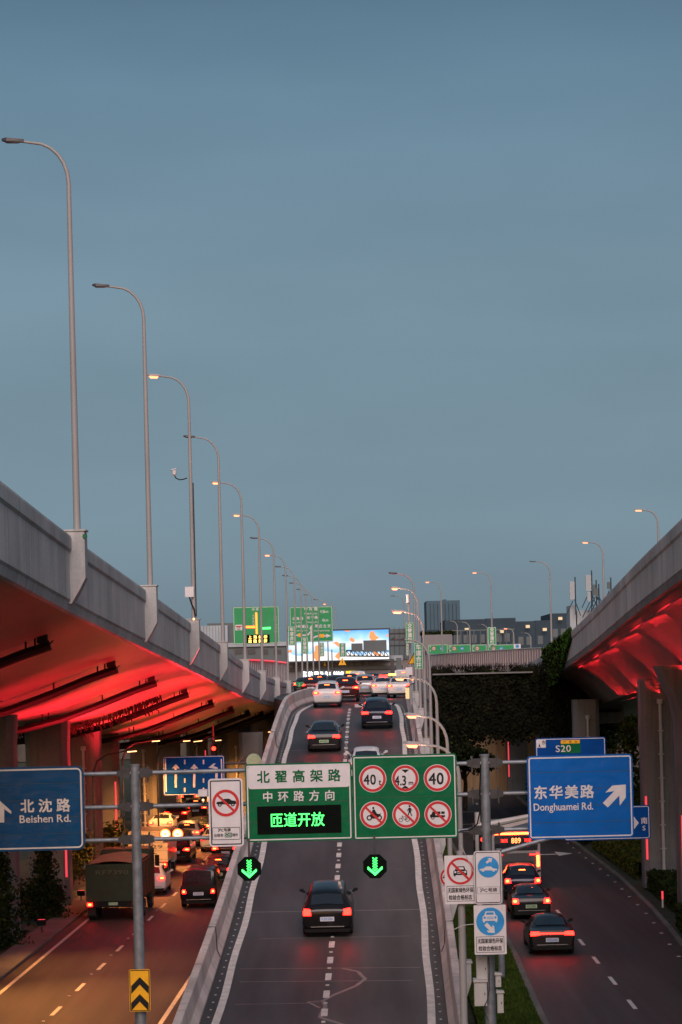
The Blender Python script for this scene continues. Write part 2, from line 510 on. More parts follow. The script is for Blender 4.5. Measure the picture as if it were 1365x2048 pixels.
# kerbs
def curb(name, pts, side, y0, y1):
    mb = MB()
    path = [(interp(y, pts), y, 0) for y in frange(y0, y1, 8)]
    sec = [(0, -.1), (0, .12), (.03, .14), (.22, .14), (.24, .12), (.24, -.1)]
    if side < 0: sec = [(-a, b) for a, b in sec]
    mb.loft(path, sec)
    return struct(mb.build(name, 'curb'))
curb('kerb', LRL, -1, 20, 380)
curb('kerb', RRR, 1, 20, 290)
curb('kerb', RRL, -1, 20, 290)
curb('kerb', LRR, 1, 20, 290)
# paved strip beyond the left kerb
pv = sheet('p', None, off(LRL, -1.25), off(LRL, -.24), 0.12, frange(20, 380, 8))
struct(pv.build('pavement', 'curb'))

# grass verge between ramp and right road
def grass_mat(name, c0, c1):
    m, n, l, b = new_mat(name)
    b.inputs["Roughness"].default_value = 0.9
    b.inputs["Specular IOR Level"].default_value = 0.08
    o = n.new("ShaderNodeTexCoord"); x = n.new("ShaderNodeTexNoise"); x.inputs["Scale"].default_value = 2.2; x.inputs["Detail"].default_value = 6
    r = n.new("ShaderNodeValToRGB")
    r.color_ramp.elements[0].position = .35; r.color_ramp.elements[0].color = (*c0, 1)
    r.color_ramp.elements[1].position = .65; r.color_ramp.elements[1].color = (*c1, 1)
    l.new(o.outputs["Object"], x.inputs[0]); l.new(x.outputs[0], r.inputs[0]); l.new(r.outputs[0], b.inputs["Base Color"])
    return m
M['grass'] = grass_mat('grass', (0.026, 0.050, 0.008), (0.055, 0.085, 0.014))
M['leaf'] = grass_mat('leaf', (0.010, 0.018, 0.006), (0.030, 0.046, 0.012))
M['leaf_lit'] = grass_mat('leaf_lamplit', (0.024, 0.036, 0.008), (0.085, 0.085, 0.016))  # leaf with yellow lamplight put into its colour
M['ivy'] = grass_mat('ivy_leaf', (0.004, 0.005, 0.003), (0.013, 0.014, 0.007))
M['ivy_green'] = grass_mat('ivy_young', (0.020, 0.055, 0.010), (0.055, 0.140, 0.020))
gb = MB()
gx0 = lambda y: 3.4 + (y - 60) * .012
GRR = off(RRL, -.24)
ys = frange(50, 150, 4)
gb.add([p for y in ys for p in ((gx0(y) + .6, y, .10), (interp(y, GRR), y, .10))], [(2 * i, 2 * i + 1, 2 * i + 3, 2 * i + 2) for i in range(len(ys) - 1)])
for i in range(26000):
    y = 60 + 50 * rnd.random() ** 1.4; a = gx0(y) + .6; b = interp(y, GRR)
    x = a + (b - a) * rnd.random(); hh = .05 + .10 * rnd.random(); an = rnd.random() * 6.28; w = .02 + .02 * rnd.random()
    dx, dy = math.cos(an) * w, math.sin(an) * w; lx, ly = (rnd.random() - .5) * .1, (rnd.random() - .5) * .1
    gb.add([(x - dx, y - dy, .09), (x + dx, y + dy, .09), (x + lx, y + ly, .1 + hh)], [(0, 1, 2)])
stuff(gb.build('grass', 'grass'), 'mown green grass strip between the ramp and the right road', 'grass')

def leaves(mb, boxes, n, size, seed=1, mat=None):
    """many small leaf faces through the volume of several ellipsoids (x,y,z,rx,ry,rz)"""
    r = random.Random(seed)
    wts = [b[3] * b[4] * b[5] for b in boxes]
    for i in range(n):
        b = r.choices(boxes, wts)[0]
        while True:
            p = [r.uniform(-1, 1) for _ in range(3)]
            q = sum(a * a for a in p)
            if q < 1 and (q > .25 or r.random() < .3): break
        c = Vector((b[0] + p[0] * b[3], b[1] + p[1] * b[4], b[2] + p[2] * b[5]))
        a = Vector([r.gauss(0, 1) for _ in range(3)]).normalized(); t = a.cross(Vector([r.gauss(0, 1) for _ in range(3)])).normalized()
        s = size * r.uniform(.6, 1.3)
        mb.add([c - a * s, c + t * s * .5, c + a * s, c - t * s * .5], [(0, 1, 2, 3)], mat)
def shrub(name, label, cat, x, y, z, w, d, h, n, size, mat, group=None, seed=1, trunk=True):
    root = empty(name, (x, y, z), label, cat, group)
    r = random.Random(seed * 31)
    bl = []
    for i in range(max(4, int(w * d * 1.2) + 4)):
        bl.append((r.uniform(-w, w) * .36, r.uniform(-d, d) * .36, h * r.uniform(.35, .68), w * r.uniform(.2, .34), d * r.uniform(.2, .34) , h * r.uniform(.22, .34)))
    mb = MB(); leaves(mb, bl, n, size, seed)
    mb.build('foliage', mat, root)
    if trunk:
        tb = MB()
        for i in range(5):
            a = r.uniform(0, 6.28)
            tb.tube([(0, 0, 0), (math.cos(a) * w * .12, math.sin(a) * d * .12, h * .4), (math.cos(a) * w * .3, math.sin(a) * d * .3, h * .75)], [.05, .035, .015], 5)
        tb.build('stem', 'bark', root)
    return root
M['bark'] = flat('bark', (0.07, 0.05, 0.035), 0.9, var=0.3)

# ================================================================== LEFT VIADUCT
VX = smooth([(44, -8.5), (69, -8.15), (90, -7.65), (110, -7.3), (131, -7.0), (152, -6.6), (172, -6.2), (193, -5.7), (214, -5.2), (235, -4.8), (276, -4.3), (317, -3.3), (380, 0.4), (450, 6)], 4)
VZ = smooth([(44, 5.55), (69, 4.4), (90, 3.52), (110, 2.73), (131, 1.92), (152, 1.0), (172, .3), (193, -.25), (214, -.6), (240, -.75), (450, -.75)], 4)
VZ = [(a, b + CAMZ) for a, b in VZ]
vpath = lambda y0, y1, st=4: [(interp(y, VX), y, interp(y, VZ)) for y in frange(y0, y1, st)]
lv = empty('left_viaduct', (-8, 44, 0), 'curving elevated concrete viaduct on the left, its underside glowing red', 'viaduct')
def under(o, root):
    """attach a mesh built in world coordinates"""
    o.parent = root; o.matrix_parent_inverse = Matrix.Translation(-Vector(root.location)); return o
mb = MB(); mb.loft(vpath(-60, 440), [(.07, -.02), (.09, -.10), (.09, -.44), (.02, -.52), (-.22, -.52), (-.22, 0), (-.02, .03)])
under(mb.build('parapet_cap', 'cap'), lv)
mb = MB(); mb.loft(vpath(-60, 440), [(.02, -.52), (.02, -1.95), (-.04, -2.02), (-.30, -2.02), (-.40, -1.2), (-.22, -.52)])
under(mb.build('parapet', 'viaduct'), lv)
SOF = [(-.04, -2.02), (-.10, -2.26), (-.20, -2.32), (-1.2, -2.50), (-2.6, -2.92), (-4.2, -3.50), (-6.0, -4.10), (-8.0, -4.55), (-10.5, -4.78), (-13.0, -4.85), (-13.6, -4.4), (-14.5, -2.0), (-14.5, -1.2)]
mb = MB(); mb.loft(vpath(-60, 440), [SOF[0]] + SOF[1:3] + [(-.28, -2.05)], closed=True)
under(mb.build('edge_beam', 'cap'), lv)
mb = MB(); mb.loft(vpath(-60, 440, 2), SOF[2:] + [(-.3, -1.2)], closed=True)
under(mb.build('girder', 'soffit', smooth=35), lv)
mb = MB(); mb.loft(vpath(-60, 440), [(-.4, -1.19), (-14.4, -1.19), (-14.4, -1.15), (-.4, -1.15)])
under(mb.build('deck_surface', 'asphalt'), lv)
mb = MB(); mb.loft(vpath(-60, 440), [(-14.2, -1.15), (-14.5, -1.15), (-14.5, -.2), (-14.3, -.2)])
under(mb.build('far_parapet', 'viaduct'), lv)
# cross drain pipes hanging under the girder
def sof_z(dx):
    s = sorted([(a, b) for a, b in SOF[2:10]])
    return interp(dx, s)
for i, yy in enumerate((74.5, 92.5, 108.5, 127, 146, 165, 184, 203, 222)):
    x0, z0 = interp(yy, VX), interp(yy, VZ)
    mb = MB()
    s0 = 1.5
    pts = [(x0 - d, yy, z0 + sof_z(-d) - .34 - .02 * d) for d in [s0 + .45 * j for j in range(26)]]
    mb.tube(pts, .17, 8)
    mb.tube([(x0 - s0, yy, z0 + sof_z(-s0) - .34), (x0 - s0 - .02, yy, z0 + sof_z(-s0) - .32)], .17, 8)
    for d in (s0 + .5, s0 + .8, s0 + 2.6, s0 + 5.2, s0 + 5.5, s0 + 8):
        zz = z0 + sof_z(-d)
        mb.box(x0 - d - .03, x0 - d + .03, yy - .04, yy + .04, zz - .32, zz + .02)
    mb.box(x0 - s0 - .42, x0 - s0 - .08, yy - .16, yy + .16, z0 + sof_z(-s0 - .2) - .24, z0 + sof_z(-s0 - .2) + .04)
    under(mb.build('drain_pipe', 'black'), lv)
# thicker vine-grown pipe with hanging stems
mb = MB(); yy = 121.5; x0, z0 = interp(yy, VX), interp(yy, VZ); r = random.Random(3)
for k in range(600):
    d = 2.5 + r.random() * 9; zz = z0 + sof_z(-d) - .3
    dl = r.random() ** 3 * .9; sx = r.uniform(.02, .05)
    c = Vector((x0 - d, yy + r.uniform(-.3, .3), zz - dl * (.5 if r.random() < .7 else 1)))
    mb.add([c + Vector((-sx, 0, .12)), c + Vector((sx, 0, .08)), c + Vector((sx, .02, -.08)), c + Vector((-sx * .4, 0, -.12))], [(0, 1, 2, 3)])
under(mb.build('hanging_vine', 'ivy'), lv)
# lamp brackets and piers
LAMPY = [69 + 20.7 * k for k in range(15)]
for yy in LAMPY:
    x0, z0 = interp(yy, VX), interp(yy, VZ)
    mb = MB()
    for (w0, w1) in ((-.36, .36),):
        sec = [(-.10, .14), (.46, .14), (.48, .08), (.48, -1.28), (.30, -1.62), (.04, -2.05), (-.10, -2.05)]
        n = len(sec)
        vs = [(x0 + a, yy + w0, z0 + b) for a, b in sec] + [(x0 + a, yy + w1, z0 + b) for a, b in sec]
        mb.add(vs, [tuple(range(n)), tuple(range(n, 2 * n))[::-1]] + [(i, i + n, (i + 1) % n + n, (i + 1) % n) for i in range(n)])
    mb.box(x0 - .14, x0 + .52, yy - .40, yy + .40, z0 + .14, z0 + .19)
    under(mb.build('lamp_bracket', 'cap'), lv)
def pier(root, x, y, w, d, ztop, flare=1.0, strip_side=0, pipe=False, zbase=1.4, hw=None):
    mb = MB()
    zs = [0, .02] + [ztop - 3.2, ztop - 2.2, ztop - 1.2, ztop - .5, ztop + .3]
    ws = [1, 1, 1, 1.03, 1 + .22 * flare, 1 + .55 * flare, 1 + .85 * flare]
    c = min(w, d) * .16
    rings = []
    for z, k in zip(zs, ws):
        a, b = w / 2 * k, d / 2
        rings.append([(x - a + c, y - b, z), (x + a - c, y - b, z), (x + a, y - b + c, z), (x + a, y + b - c, z), (x + a - c, y + b, z), (x - a + c, y + b, z), (x - a, y + b - c, z), (x - a, y - b + c, z)])
    vs = [p for q in rings for p in q]
    mb.add(vs, [(i * 8 + j, i * 8 + (j + 1) % 8, (i + 1) * 8 + (j + 1) % 8, (i + 1) * 8 + j) for i in range(len(zs) - 1) for j in range(8)] + [tuple(range(8)), tuple(48 + j for j in range(8))])
    o = under(mb.build('pier', 'pier', smooth=25), root)
    mb = MB(); a, b = w / 2 + .012, d / 2 + .012
    cc = c
    oct_ = [(x - a + cc, y - b), (x + a - cc, y - b), (x + a, y - b + cc), (x + a, y + b - cc), (x + a - cc, y + b), (x - a + cc, y + b), (x - a, y + b - cc), (x - a, y - b + cc)]
    mb.add([(p[0], p[1], 0) for p in oct_] + [(p[0], p[1], zbase) for p in oct_], [(j, (j + 1) % 8, 8 + (j + 1) % 8, 8 + j) for j in range(8)] + [tuple(range(8, 16))])
    k = mb.build('pier_base', 'pier_base'); k.parent = o
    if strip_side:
        mb = MB(); sx = x + strip_side * (w / 2 - c * .5)  # red light on the pier edge, put in as a glowing strip
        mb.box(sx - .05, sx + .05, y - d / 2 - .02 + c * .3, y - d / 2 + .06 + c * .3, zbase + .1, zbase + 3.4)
        q = mb.build('light_strip', 'red_led'); q.parent = o  # stands in for red light on the pier edge
    if pipe:
        mb = MB(); px = x + .05
        mb.tube([(px, y - d / 2 - .12, .3), (px, y - d / 2 - .12, ztop - 1.0)], .085, 10)
        mb.tube([(px, y - d / 2 - .12, ztop - 1.0), (px, y - d / 2 - .12, ztop - .75)], .17, 10)
        for i in range(7):
            zz = .8 + i * (ztop - 2) / 7
            mb.box(px - .14, px + .14, y - d / 2 - .2, y - d / 2 + .02, zz, zz + .07)
        q = mb.build('drain_pipe', 'pvc'); q.parent = o
    return o
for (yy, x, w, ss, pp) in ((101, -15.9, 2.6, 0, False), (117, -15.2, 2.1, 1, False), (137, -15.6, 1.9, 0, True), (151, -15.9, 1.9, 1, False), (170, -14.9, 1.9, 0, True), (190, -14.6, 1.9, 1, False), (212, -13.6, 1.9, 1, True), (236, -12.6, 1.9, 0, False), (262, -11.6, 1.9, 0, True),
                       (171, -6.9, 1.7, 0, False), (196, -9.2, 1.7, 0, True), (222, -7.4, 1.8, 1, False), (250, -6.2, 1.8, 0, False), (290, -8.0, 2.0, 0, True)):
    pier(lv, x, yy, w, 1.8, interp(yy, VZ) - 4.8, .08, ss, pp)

# ================================================================== RAMP
RZ = smooth([(40, -.4), (50, .05), (60, .4), (68, 1.05), (80, 2.3), (97, 4.15), (124, 7.3), (138, 8.7), (147, 9.3), (160, 9.75), (200, 9.9), (460, 9.9)], 3)
RC = smooth([(40, -1.1), (60, -.93), (68, -.8), (80, -.5), (97, -.25), (124, .15), (146, .47), (160, .8)], 3)
rz = lambda y: interp(y, RZ)
rc = lambda y: interp(y, RC)
HW = 3.25
rp = empty('elevated_road_ramp', (0, 60, 0), 'two lane road ramp climbing in the middle between concrete barriers', 'road ramp')
ys = frange(44, 160, 2)
mb = MB()
mb.add([p for y in ys for p in ((rc(y) - HW - .6, y, rz(y)), (rc(y) + HW + .6, y, rz(y)))], [(2 * i, 2 * i + 1, 2 * i + 3, 2 * i + 2) for i in range(len(ys) - 1)])
under(mb.build('road_surface', 'asphalt_ramp'), rp)
mb = MB()
path = [(rc(y), y, rz(y)) for y in ys]
mb.loft(path, [(-HW - .85, -.01), (-HW - .85, -.5), (-HW + .2, -1.5), (HW - .2, -1.5), (HW + .85, -.5), (HW + .85, -.01)], normal=False)
under(mb.build('slab', 'viaduct'), rp)
mb = MB()
ys2 = frange(50, 112, 2)
for sx in (-1, 1):
    a = sx * (HW + .55)
    vs = [p for y in ys2 for p in ((rc(y) + a, y, -.1), (rc(y) + a, y, max(rz(y) - .4, 0)))]
    mb.add(vs, [(2 * i, 2 * i + 1, 2 * i + 3, 2 * i + 2) for i in range(len(ys2) - 1)])
under(mb.build('retaining_wall', 'pier'), rp)
for sx, yend in ((-1, 166), (1, 230)):
    mb = MB()
    bpath = []
    for y in frange(44, yend, 2):
        x = rc(min(y, 160)) + sx * (HW + .48) + (0 if y < 160 else (y - 160) * .03)
        if sx < 0 and y > 146: x += ((y - 146) / 20) ** 1.5 * 1.9
        bpath.append((x, y, rz(y)))
    sec = [(0, 0), (sx * -.0, .10), (sx * .16, .36), (sx * .21, .92), (sx * .24, .95), (sx * .44, .95), (sx * .46, .92), (sx * .46, -.6), (sx * .3, -.6)]
    mb.loft(bpath, sec, normal=False)
    under(mb.build('barrier', 'barrier'), rp)
# cover strips and conduit sagging on the barriers
for y in (77.5, 109, 126):
    for sx in (-1, 1):
        mb = MB()
        x = rc(y) + sx * (HW + .48)
        mb.tube([(x + sx * .45, y, rz(y) + .97), (x + sx * .2, y + .1, rz(y) + .955), (x + sx * .17, y, rz(y) + .6), (x + sx * .12, y - .6, rz(y) + .25), (x - sx * .02, y - 1.3, rz(y) + .1)], .018, 5)
        under(mb.build('joint_cable', 'dark_steel'), rp)
mb = MB()
LLp = [(y, rc(y) - HW) for y in frange(44, 158, 2)]; RLp = [(y, rc(y) + HW) for y in frange(44, 158, 2)]
LLp = [(y, x + (0 if y < 142 else ((y - 142) / 16) ** 2 * 1.2)) for y, x in LLp]
RLp = [(y, x - (0 if y < 144 else ((y - 144) / 14) ** 2 * 1.0)) for y, x in RLp]
lift = lambda y: rz(y) + .006
r = random.Random(5)
wob = lambda pts: [(y, x + math.sin(y * .55) * .03) for y, x in pts]
strip(mb, wob(LLp), .24, lift, 46, 156, 2); strip(mb, wob(RLp), .24, lift, 46, 152, 2)
y = 50.0; CLp = [(y_, rc(y_)) for y_ in frange(44, 158, 2)]
while y < 148:
    strip(mb, CLp, .20, lift, y, y + .95, .5); y += 2.35
for k in range(50):      # cross bar at the merge
    pass
mb.add([(rc(150) + .3, 149.2, rz(149.2) + .007), (rc(150) + 2.6, 149.2, rz(149.2) + .007), (rc(150) + 3.0, 153, rz(153) + .007), (rc(150) + .3, 153, rz(153) + .007)], [(0, 1, 2, 3)])
# lane arrow
ya = 132.5; xa = rc(ya) - 1.7
mb.add([(xa - .16, ya - 2.6, rz(ya - 2.6) + .008), (xa + .16, ya - 2.6, rz(ya - 2.6) + .008), (xa + .16, ya + .6, rz(ya + .6) + .008), (xa - .16, ya + .6, rz(ya + .6) + .008)], [(0, 1, 2, 3)])
mb.add([(xa - .75, ya + .4, rz(ya + .4) + .009), (xa + .75, ya + .4, rz(ya + .4) + .009), (xa, ya + 3.4, rz(ya + 3.4) + .009)], [(0, 1, 2)])
under(mb.build('lane_marking', 'line'), rp)
mb = MB(); y = 50 + 1.6
while y < 148:
    x = rc(y); mb.box(x - .06, x + .06, y, y + .12, rz(y), rz(y) + .035); y += 2.35
y = 50
while y < 152:
    for pts, sx in ((LLp, -1), (RLp, 1)):
        x = interp(y, pts) + sx * .27; mb.box(x - .035, x + .035, y, y + .035, rz(y), rz(y) + .02)
    y += .95
under(mb.build('road_studs', 'stud'), rp)['kind'] = 'stuff'
def seal(pts, w):
    mb = MB()
    P = [at(a, b, 70) for a, b in pts]
    G = []
    for a, b in pts:          # drop the picked point onto the ramp
        u, v = uv(a, b); lo, hi = 55, 150
        for _ in range(40):
            m_ = (lo + hi) / 2
            if (CAMZ - rz(m_)) * ppm(m_) > v: lo = m_
            else: hi = m_
        G.append((u * lo / 4540, lo))
    for (x0, y0), (x1, y1) in zip(G, G[1:]):
        d = Vector((x1 - x0, y1 - y0)); L = d.length; n_ = max(1, int(L / 1.5)); q = Vector((-d.y, d.x)).normalized() * w / 2
        for i in range(n_):
            a = Vector((x0, y0)) + d * i / n_; b = Vector((x0, y0)) + d * (i + 1) / n_
            mb.add([(a.x - q.x, a.y - q.y, rz(a.y - q.y) + .0045), (b.x - q.x, b.y - q.y, rz(b.y - q.y) + .0045), (b.x + q.x, b.y + q.y, rz(b.y + q.y) + .0045), (a.x + q.x, a.y + q.y, rz(a.y + q.y) + .0045)], [(0, 1, 2, 3)])
    under(mb.build('crack_seal', 'sealant'), rp)
seal([(685, 1937), (716, 1943), (731, 1958), (712, 1972), (668, 1990), (646, 2002), (652, 2013), (646, 2022), (640, 2035), (690, 2050)], .13)
seal([(646, 2002), (616, 2004), (640, 2016)], .09)
for yy, x0, x1, w in ((1824, 478, 845, .10), (1877, 520, 822, .05), (1937, 480, 842, .05), (1963, 480, 826, .05), (2008, 470, 640, .05), (1501, 545, 800, .07), (1690, 530, 820, .0)):
    if w: seal([(x0, yy + 1), (x1, yy - 5 if yy < 1900 else yy - 2)], w)
seal([(790, 1722), (806, 1722)], .04); seal([(790, 1738), (806, 1738)], .04)
for yy in (120, 132, 146):
    pier(rp, rc(yy), yy, 3.4, 1.4, rz(yy) - 1.5, .2)

# elevated plaza where ramp and viaduct meet, and the road beyond
ed = empty('elevated_road', (0, 160, 0), 'wide elevated road beyond the crest, packed with queueing traffic', 'elevated road')
mb = MB()
EL = [(160, -3.7), (176, -5.3), (200, -5.4), (260, -4.6), (330, -2.0), (420, 4)]
ER = [(160, 4.75), (200, 6.0), (240, 8.0), (300, 11), (420, 22)]
ys = frange(160, 420, 5)
mb.add([p for y in ys for p in ((interp(y, EL), y, rz(y)), (interp(y, ER), y, rz(y)), (interp(y, ER), y, rz(y) - 1.8), (interp(y, EL), y, rz(y) - 1.8))],
       [(4 * i + j, 4 * i + (j + 1) % 4, 4 * i + 4 + (j + 1) % 4, 4 * i + 4 + j) for i in range(len(ys) - 1) for j in range(4)])
under(mb.build('deck', 'asphalt_ramp'), ed)
mb = MB(); mb.loft([(interp(y, ER), y, rz(y)) for y in frange(200, 420, 5)], [(0, 0), (.05, .95), (.3, .95), (.35, -1.8), (.05, -1.8)], normal=False)
under(mb.build('parapet', 'viaduct'), ed)
for yy in (190, 230, 270): pier(ed, 1.5, yy, 2.4, 1.8, 8.1, .4)

# ================================================================== RIGHT VIADUCT
WX = smooth([(40, 10.3), (75, 11.55), (94, 12.3), (120, 13.5), (150, 14.7), (170, 14.6), (190, 14.0), (220, 12.4), (260, 9.5)], 4)
WZ = smooth([(40, 6.6), (75, 5.0), (94, 4.25), (120, 3.15), (150, 1.95), (170, .75), (190, -.2), (220, -.75), (260, -.8)], 4)
WZ = [(a, b + CAMZ) for a, b in WZ]
wpath = lambda y0, y1, st=4: [(interp(y, WX), y, interp(y, WZ)) for y in frange(y0, y1, st)]
rv = empty('right_viaduct', (11, 40, 0), 'curving elevated concrete viaduct on the right with a red lit underside', 'viaduct')
sec_cap = [(-.07, -.02), (-.09, -.10), (-.09, -.44), (-.02, -.52), (.22, -.52), (.22, 0), (.02, .03)]
mb = MB(); mb.loft(wpath(-60, 256), sec_cap); under(mb.build('parapet_cap', 'cap'), rv)
mb = MB(); mb.loft(wpath(-60, 256), [(-.02, -.52), (-.02, -1.62), (.04, -1.66), (.30, -1.66), (.40, -1.2), (.22, -.52)]); under(mb.build('parapet', 'viaduct'), rv)
SOR = [(.04, -1.66), (-.02, -1.70), (.02, -1.95), (.16, -2.0)]
mb = MB(); mb.loft(wpath(-60, 256), SOR + [(.3, -1.7)]); under(mb.build('edge_beam', 'pier'), rv)
SOR2 = [(.16, -2.0), (.9, -2.25), (1.8, -2.85), (2.7, -3.75), (2.95, -4.1), (5.6, -4.25), (8.4, -4.1), (8.7, -3.75), (9.6, -2.85), (11.4, -2.1), (11.4, -1.2), (.3, -1.2)]
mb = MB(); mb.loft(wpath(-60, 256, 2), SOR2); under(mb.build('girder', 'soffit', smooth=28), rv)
mb = MB(); mb.loft(wpath(-60, 256), [(.4, -1.19), (11.3, -1.19), (11.3, -1.15), (.4, -1.15)]); under(mb.build('deck_surface', 'asphalt'), rv)
mb = MB(); mb.loft(wpath(-60, 256), [(11.1, -1.15), (11.4, -1.15), (11.4, -.1), (11.2, -.1)]); under(mb.build('far_parapet', 'viaduct'), rv)
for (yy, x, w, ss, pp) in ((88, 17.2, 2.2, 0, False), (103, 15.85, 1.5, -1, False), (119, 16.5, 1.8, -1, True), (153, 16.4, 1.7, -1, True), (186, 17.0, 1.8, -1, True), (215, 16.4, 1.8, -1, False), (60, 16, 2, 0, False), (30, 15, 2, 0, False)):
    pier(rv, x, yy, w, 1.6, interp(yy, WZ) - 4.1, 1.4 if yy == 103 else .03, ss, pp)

# ivy grown cross beam that closes the gap between ramp and right viaduct
iv = empty('ivy_covered_crossbeam', (11, 158, 7.3), 'dark ivy hanging over a concrete cross beam, right of the ramp', 'crossbeam')
mb = MB()
mb.box(6.2, 16.8, 157.5, 161, 7.4, 11.6); mb.box(6.3, 13.2, 156.25, 157.5, 11.33, 11.43)
mb.box(6.2, 20, 161, 182, 7.6, 8.4)
under(mb.build('beam', 'pier'), iv)
mb = MB(); r = random.Random(11)
for k in range(26000):
    x = r.uniform(6.1, 17.6); t = r.random()
    bot = 7.3 + .55 * math.sin(x * 1.3) * math.sin(x * .7 + 1) - .4 * (r.random() ** 4) * 3 + max(0, 8.0 - x) * -1.1
    top = 11.62 + .14 * math.sin(x * 2.1) + .1 * math.sin(x * 5.3) + (max(0, x - 13.4) * .55)
    z = bot + (top - bot) * r.random()
    th = .22 + .18 * math.sin(x * 1.7 + z * 1.1) * math.sin(z * 2 + 1)
    c = Vector((x, 157.05 - r.random() * th * 1.6, z))
    a = Vector((r.gauss(0, 1), r.gauss(0, .35), r.gauss(0, 1))).normalized(); q = a.cross(Vector((r.gauss(0, .5), 1, r.gauss(0, .6)))).normalized()
    s = r.uniform(.07, .15)
    if math.sin(x * 2.3 + 1) * math.sin(z * 2.9) > .72 and r.random() < .8: continue      # bare patches show the beam
    mb.add([c - a * s, c + q * s * .7, c + a * s, c - q * s * .7], [(0, 1, 2, 3)], M['ivy_green'] if r.random() < .004 + .05 * (math.sin(x * 1.1) * math.sin(z * 1.7 + 2) > .6) else M['ivy'])
for k in range(150):       # clumps standing out from the wall, hanging down
    cx = r.uniform(6.3, 17); cz = r.uniform(7.5, 11.5); cr = r.uniform(.25, .6)
    for j in range(70):
        c = Vector((cx + r.gauss(0, cr * .5), 156.75 - abs(r.gauss(0, .18)), cz - abs(r.gauss(0, cr * 1.1))))
        a = Vector((r.gauss(0, 1), r.gauss(0, .6), r.gauss(0, 1))).normalized(); q = a.cross(Vector((r.gauss(0, .5), 1, r.gauss(0, .9)))).normalized(); s = r.uniform(.07, .16)
        mb.add([c - a * s, c + q * s * .7, c + a * s, c - q * s * .7], [(0, 1, 2, 3)], M['ivy'])
under(mb.build('ivy', None), iv)
mb = MB()
for k in range(9000):      # bright young ivy spilling over the viaduct parapet
    yy = r.uniform(139, 160); x0, z0 = interp(yy, WX), interp(yy, WZ)
    f = (yy - 139) / 21
    dz = -r.random() * (.5 + 2.3 * min(1, f * 1.6)) + .06
    c = Vector((x0 - .08 - r.random() * .35 * (.3 + f), yy, z0 + dz + r.random() * .12))
    a = Vector([r.gauss(0, 1) for _ in range(3)]).normalized(); q = a.cross(Vector([r.gauss(0, 1) for _ in range(3)])).normalized(); s = r.uniform(.06, .13)
    mb.add([c - a * s, c + q * s * .7, c + a * s, c - q * s * .7], [(0, 1, 2, 3)], M['ivy_green'] if r.random() < .35 + .3 * (yy < 146) else M['ivy'])
under(mb.build('parapet_ivy', None), iv)
mb = MB()
for k in range(700):       # trailing tendrils on top
    x = r.uniform(6.1, 14.5); z = 11.8 + r.random() ** 2 * .25
    mb.tube([(x, 157, z - .25), (x + r.uniform(-.2, .2), 156.8, z + .05)], .012, 3)
under(mb.build('tendril', 'ivy'), iv)
# dark mass of the crossing structures and far frontage seen through the underpasses
def block(name, label, cat, x0, x1, y0, y1, z0, z1, mat):
    o = empty(name, ((x0 + x1) / 2, y0, z0), label, cat)
    return o
M['seam'] = flat('panel_seam', (.03, .05, .05), .7)
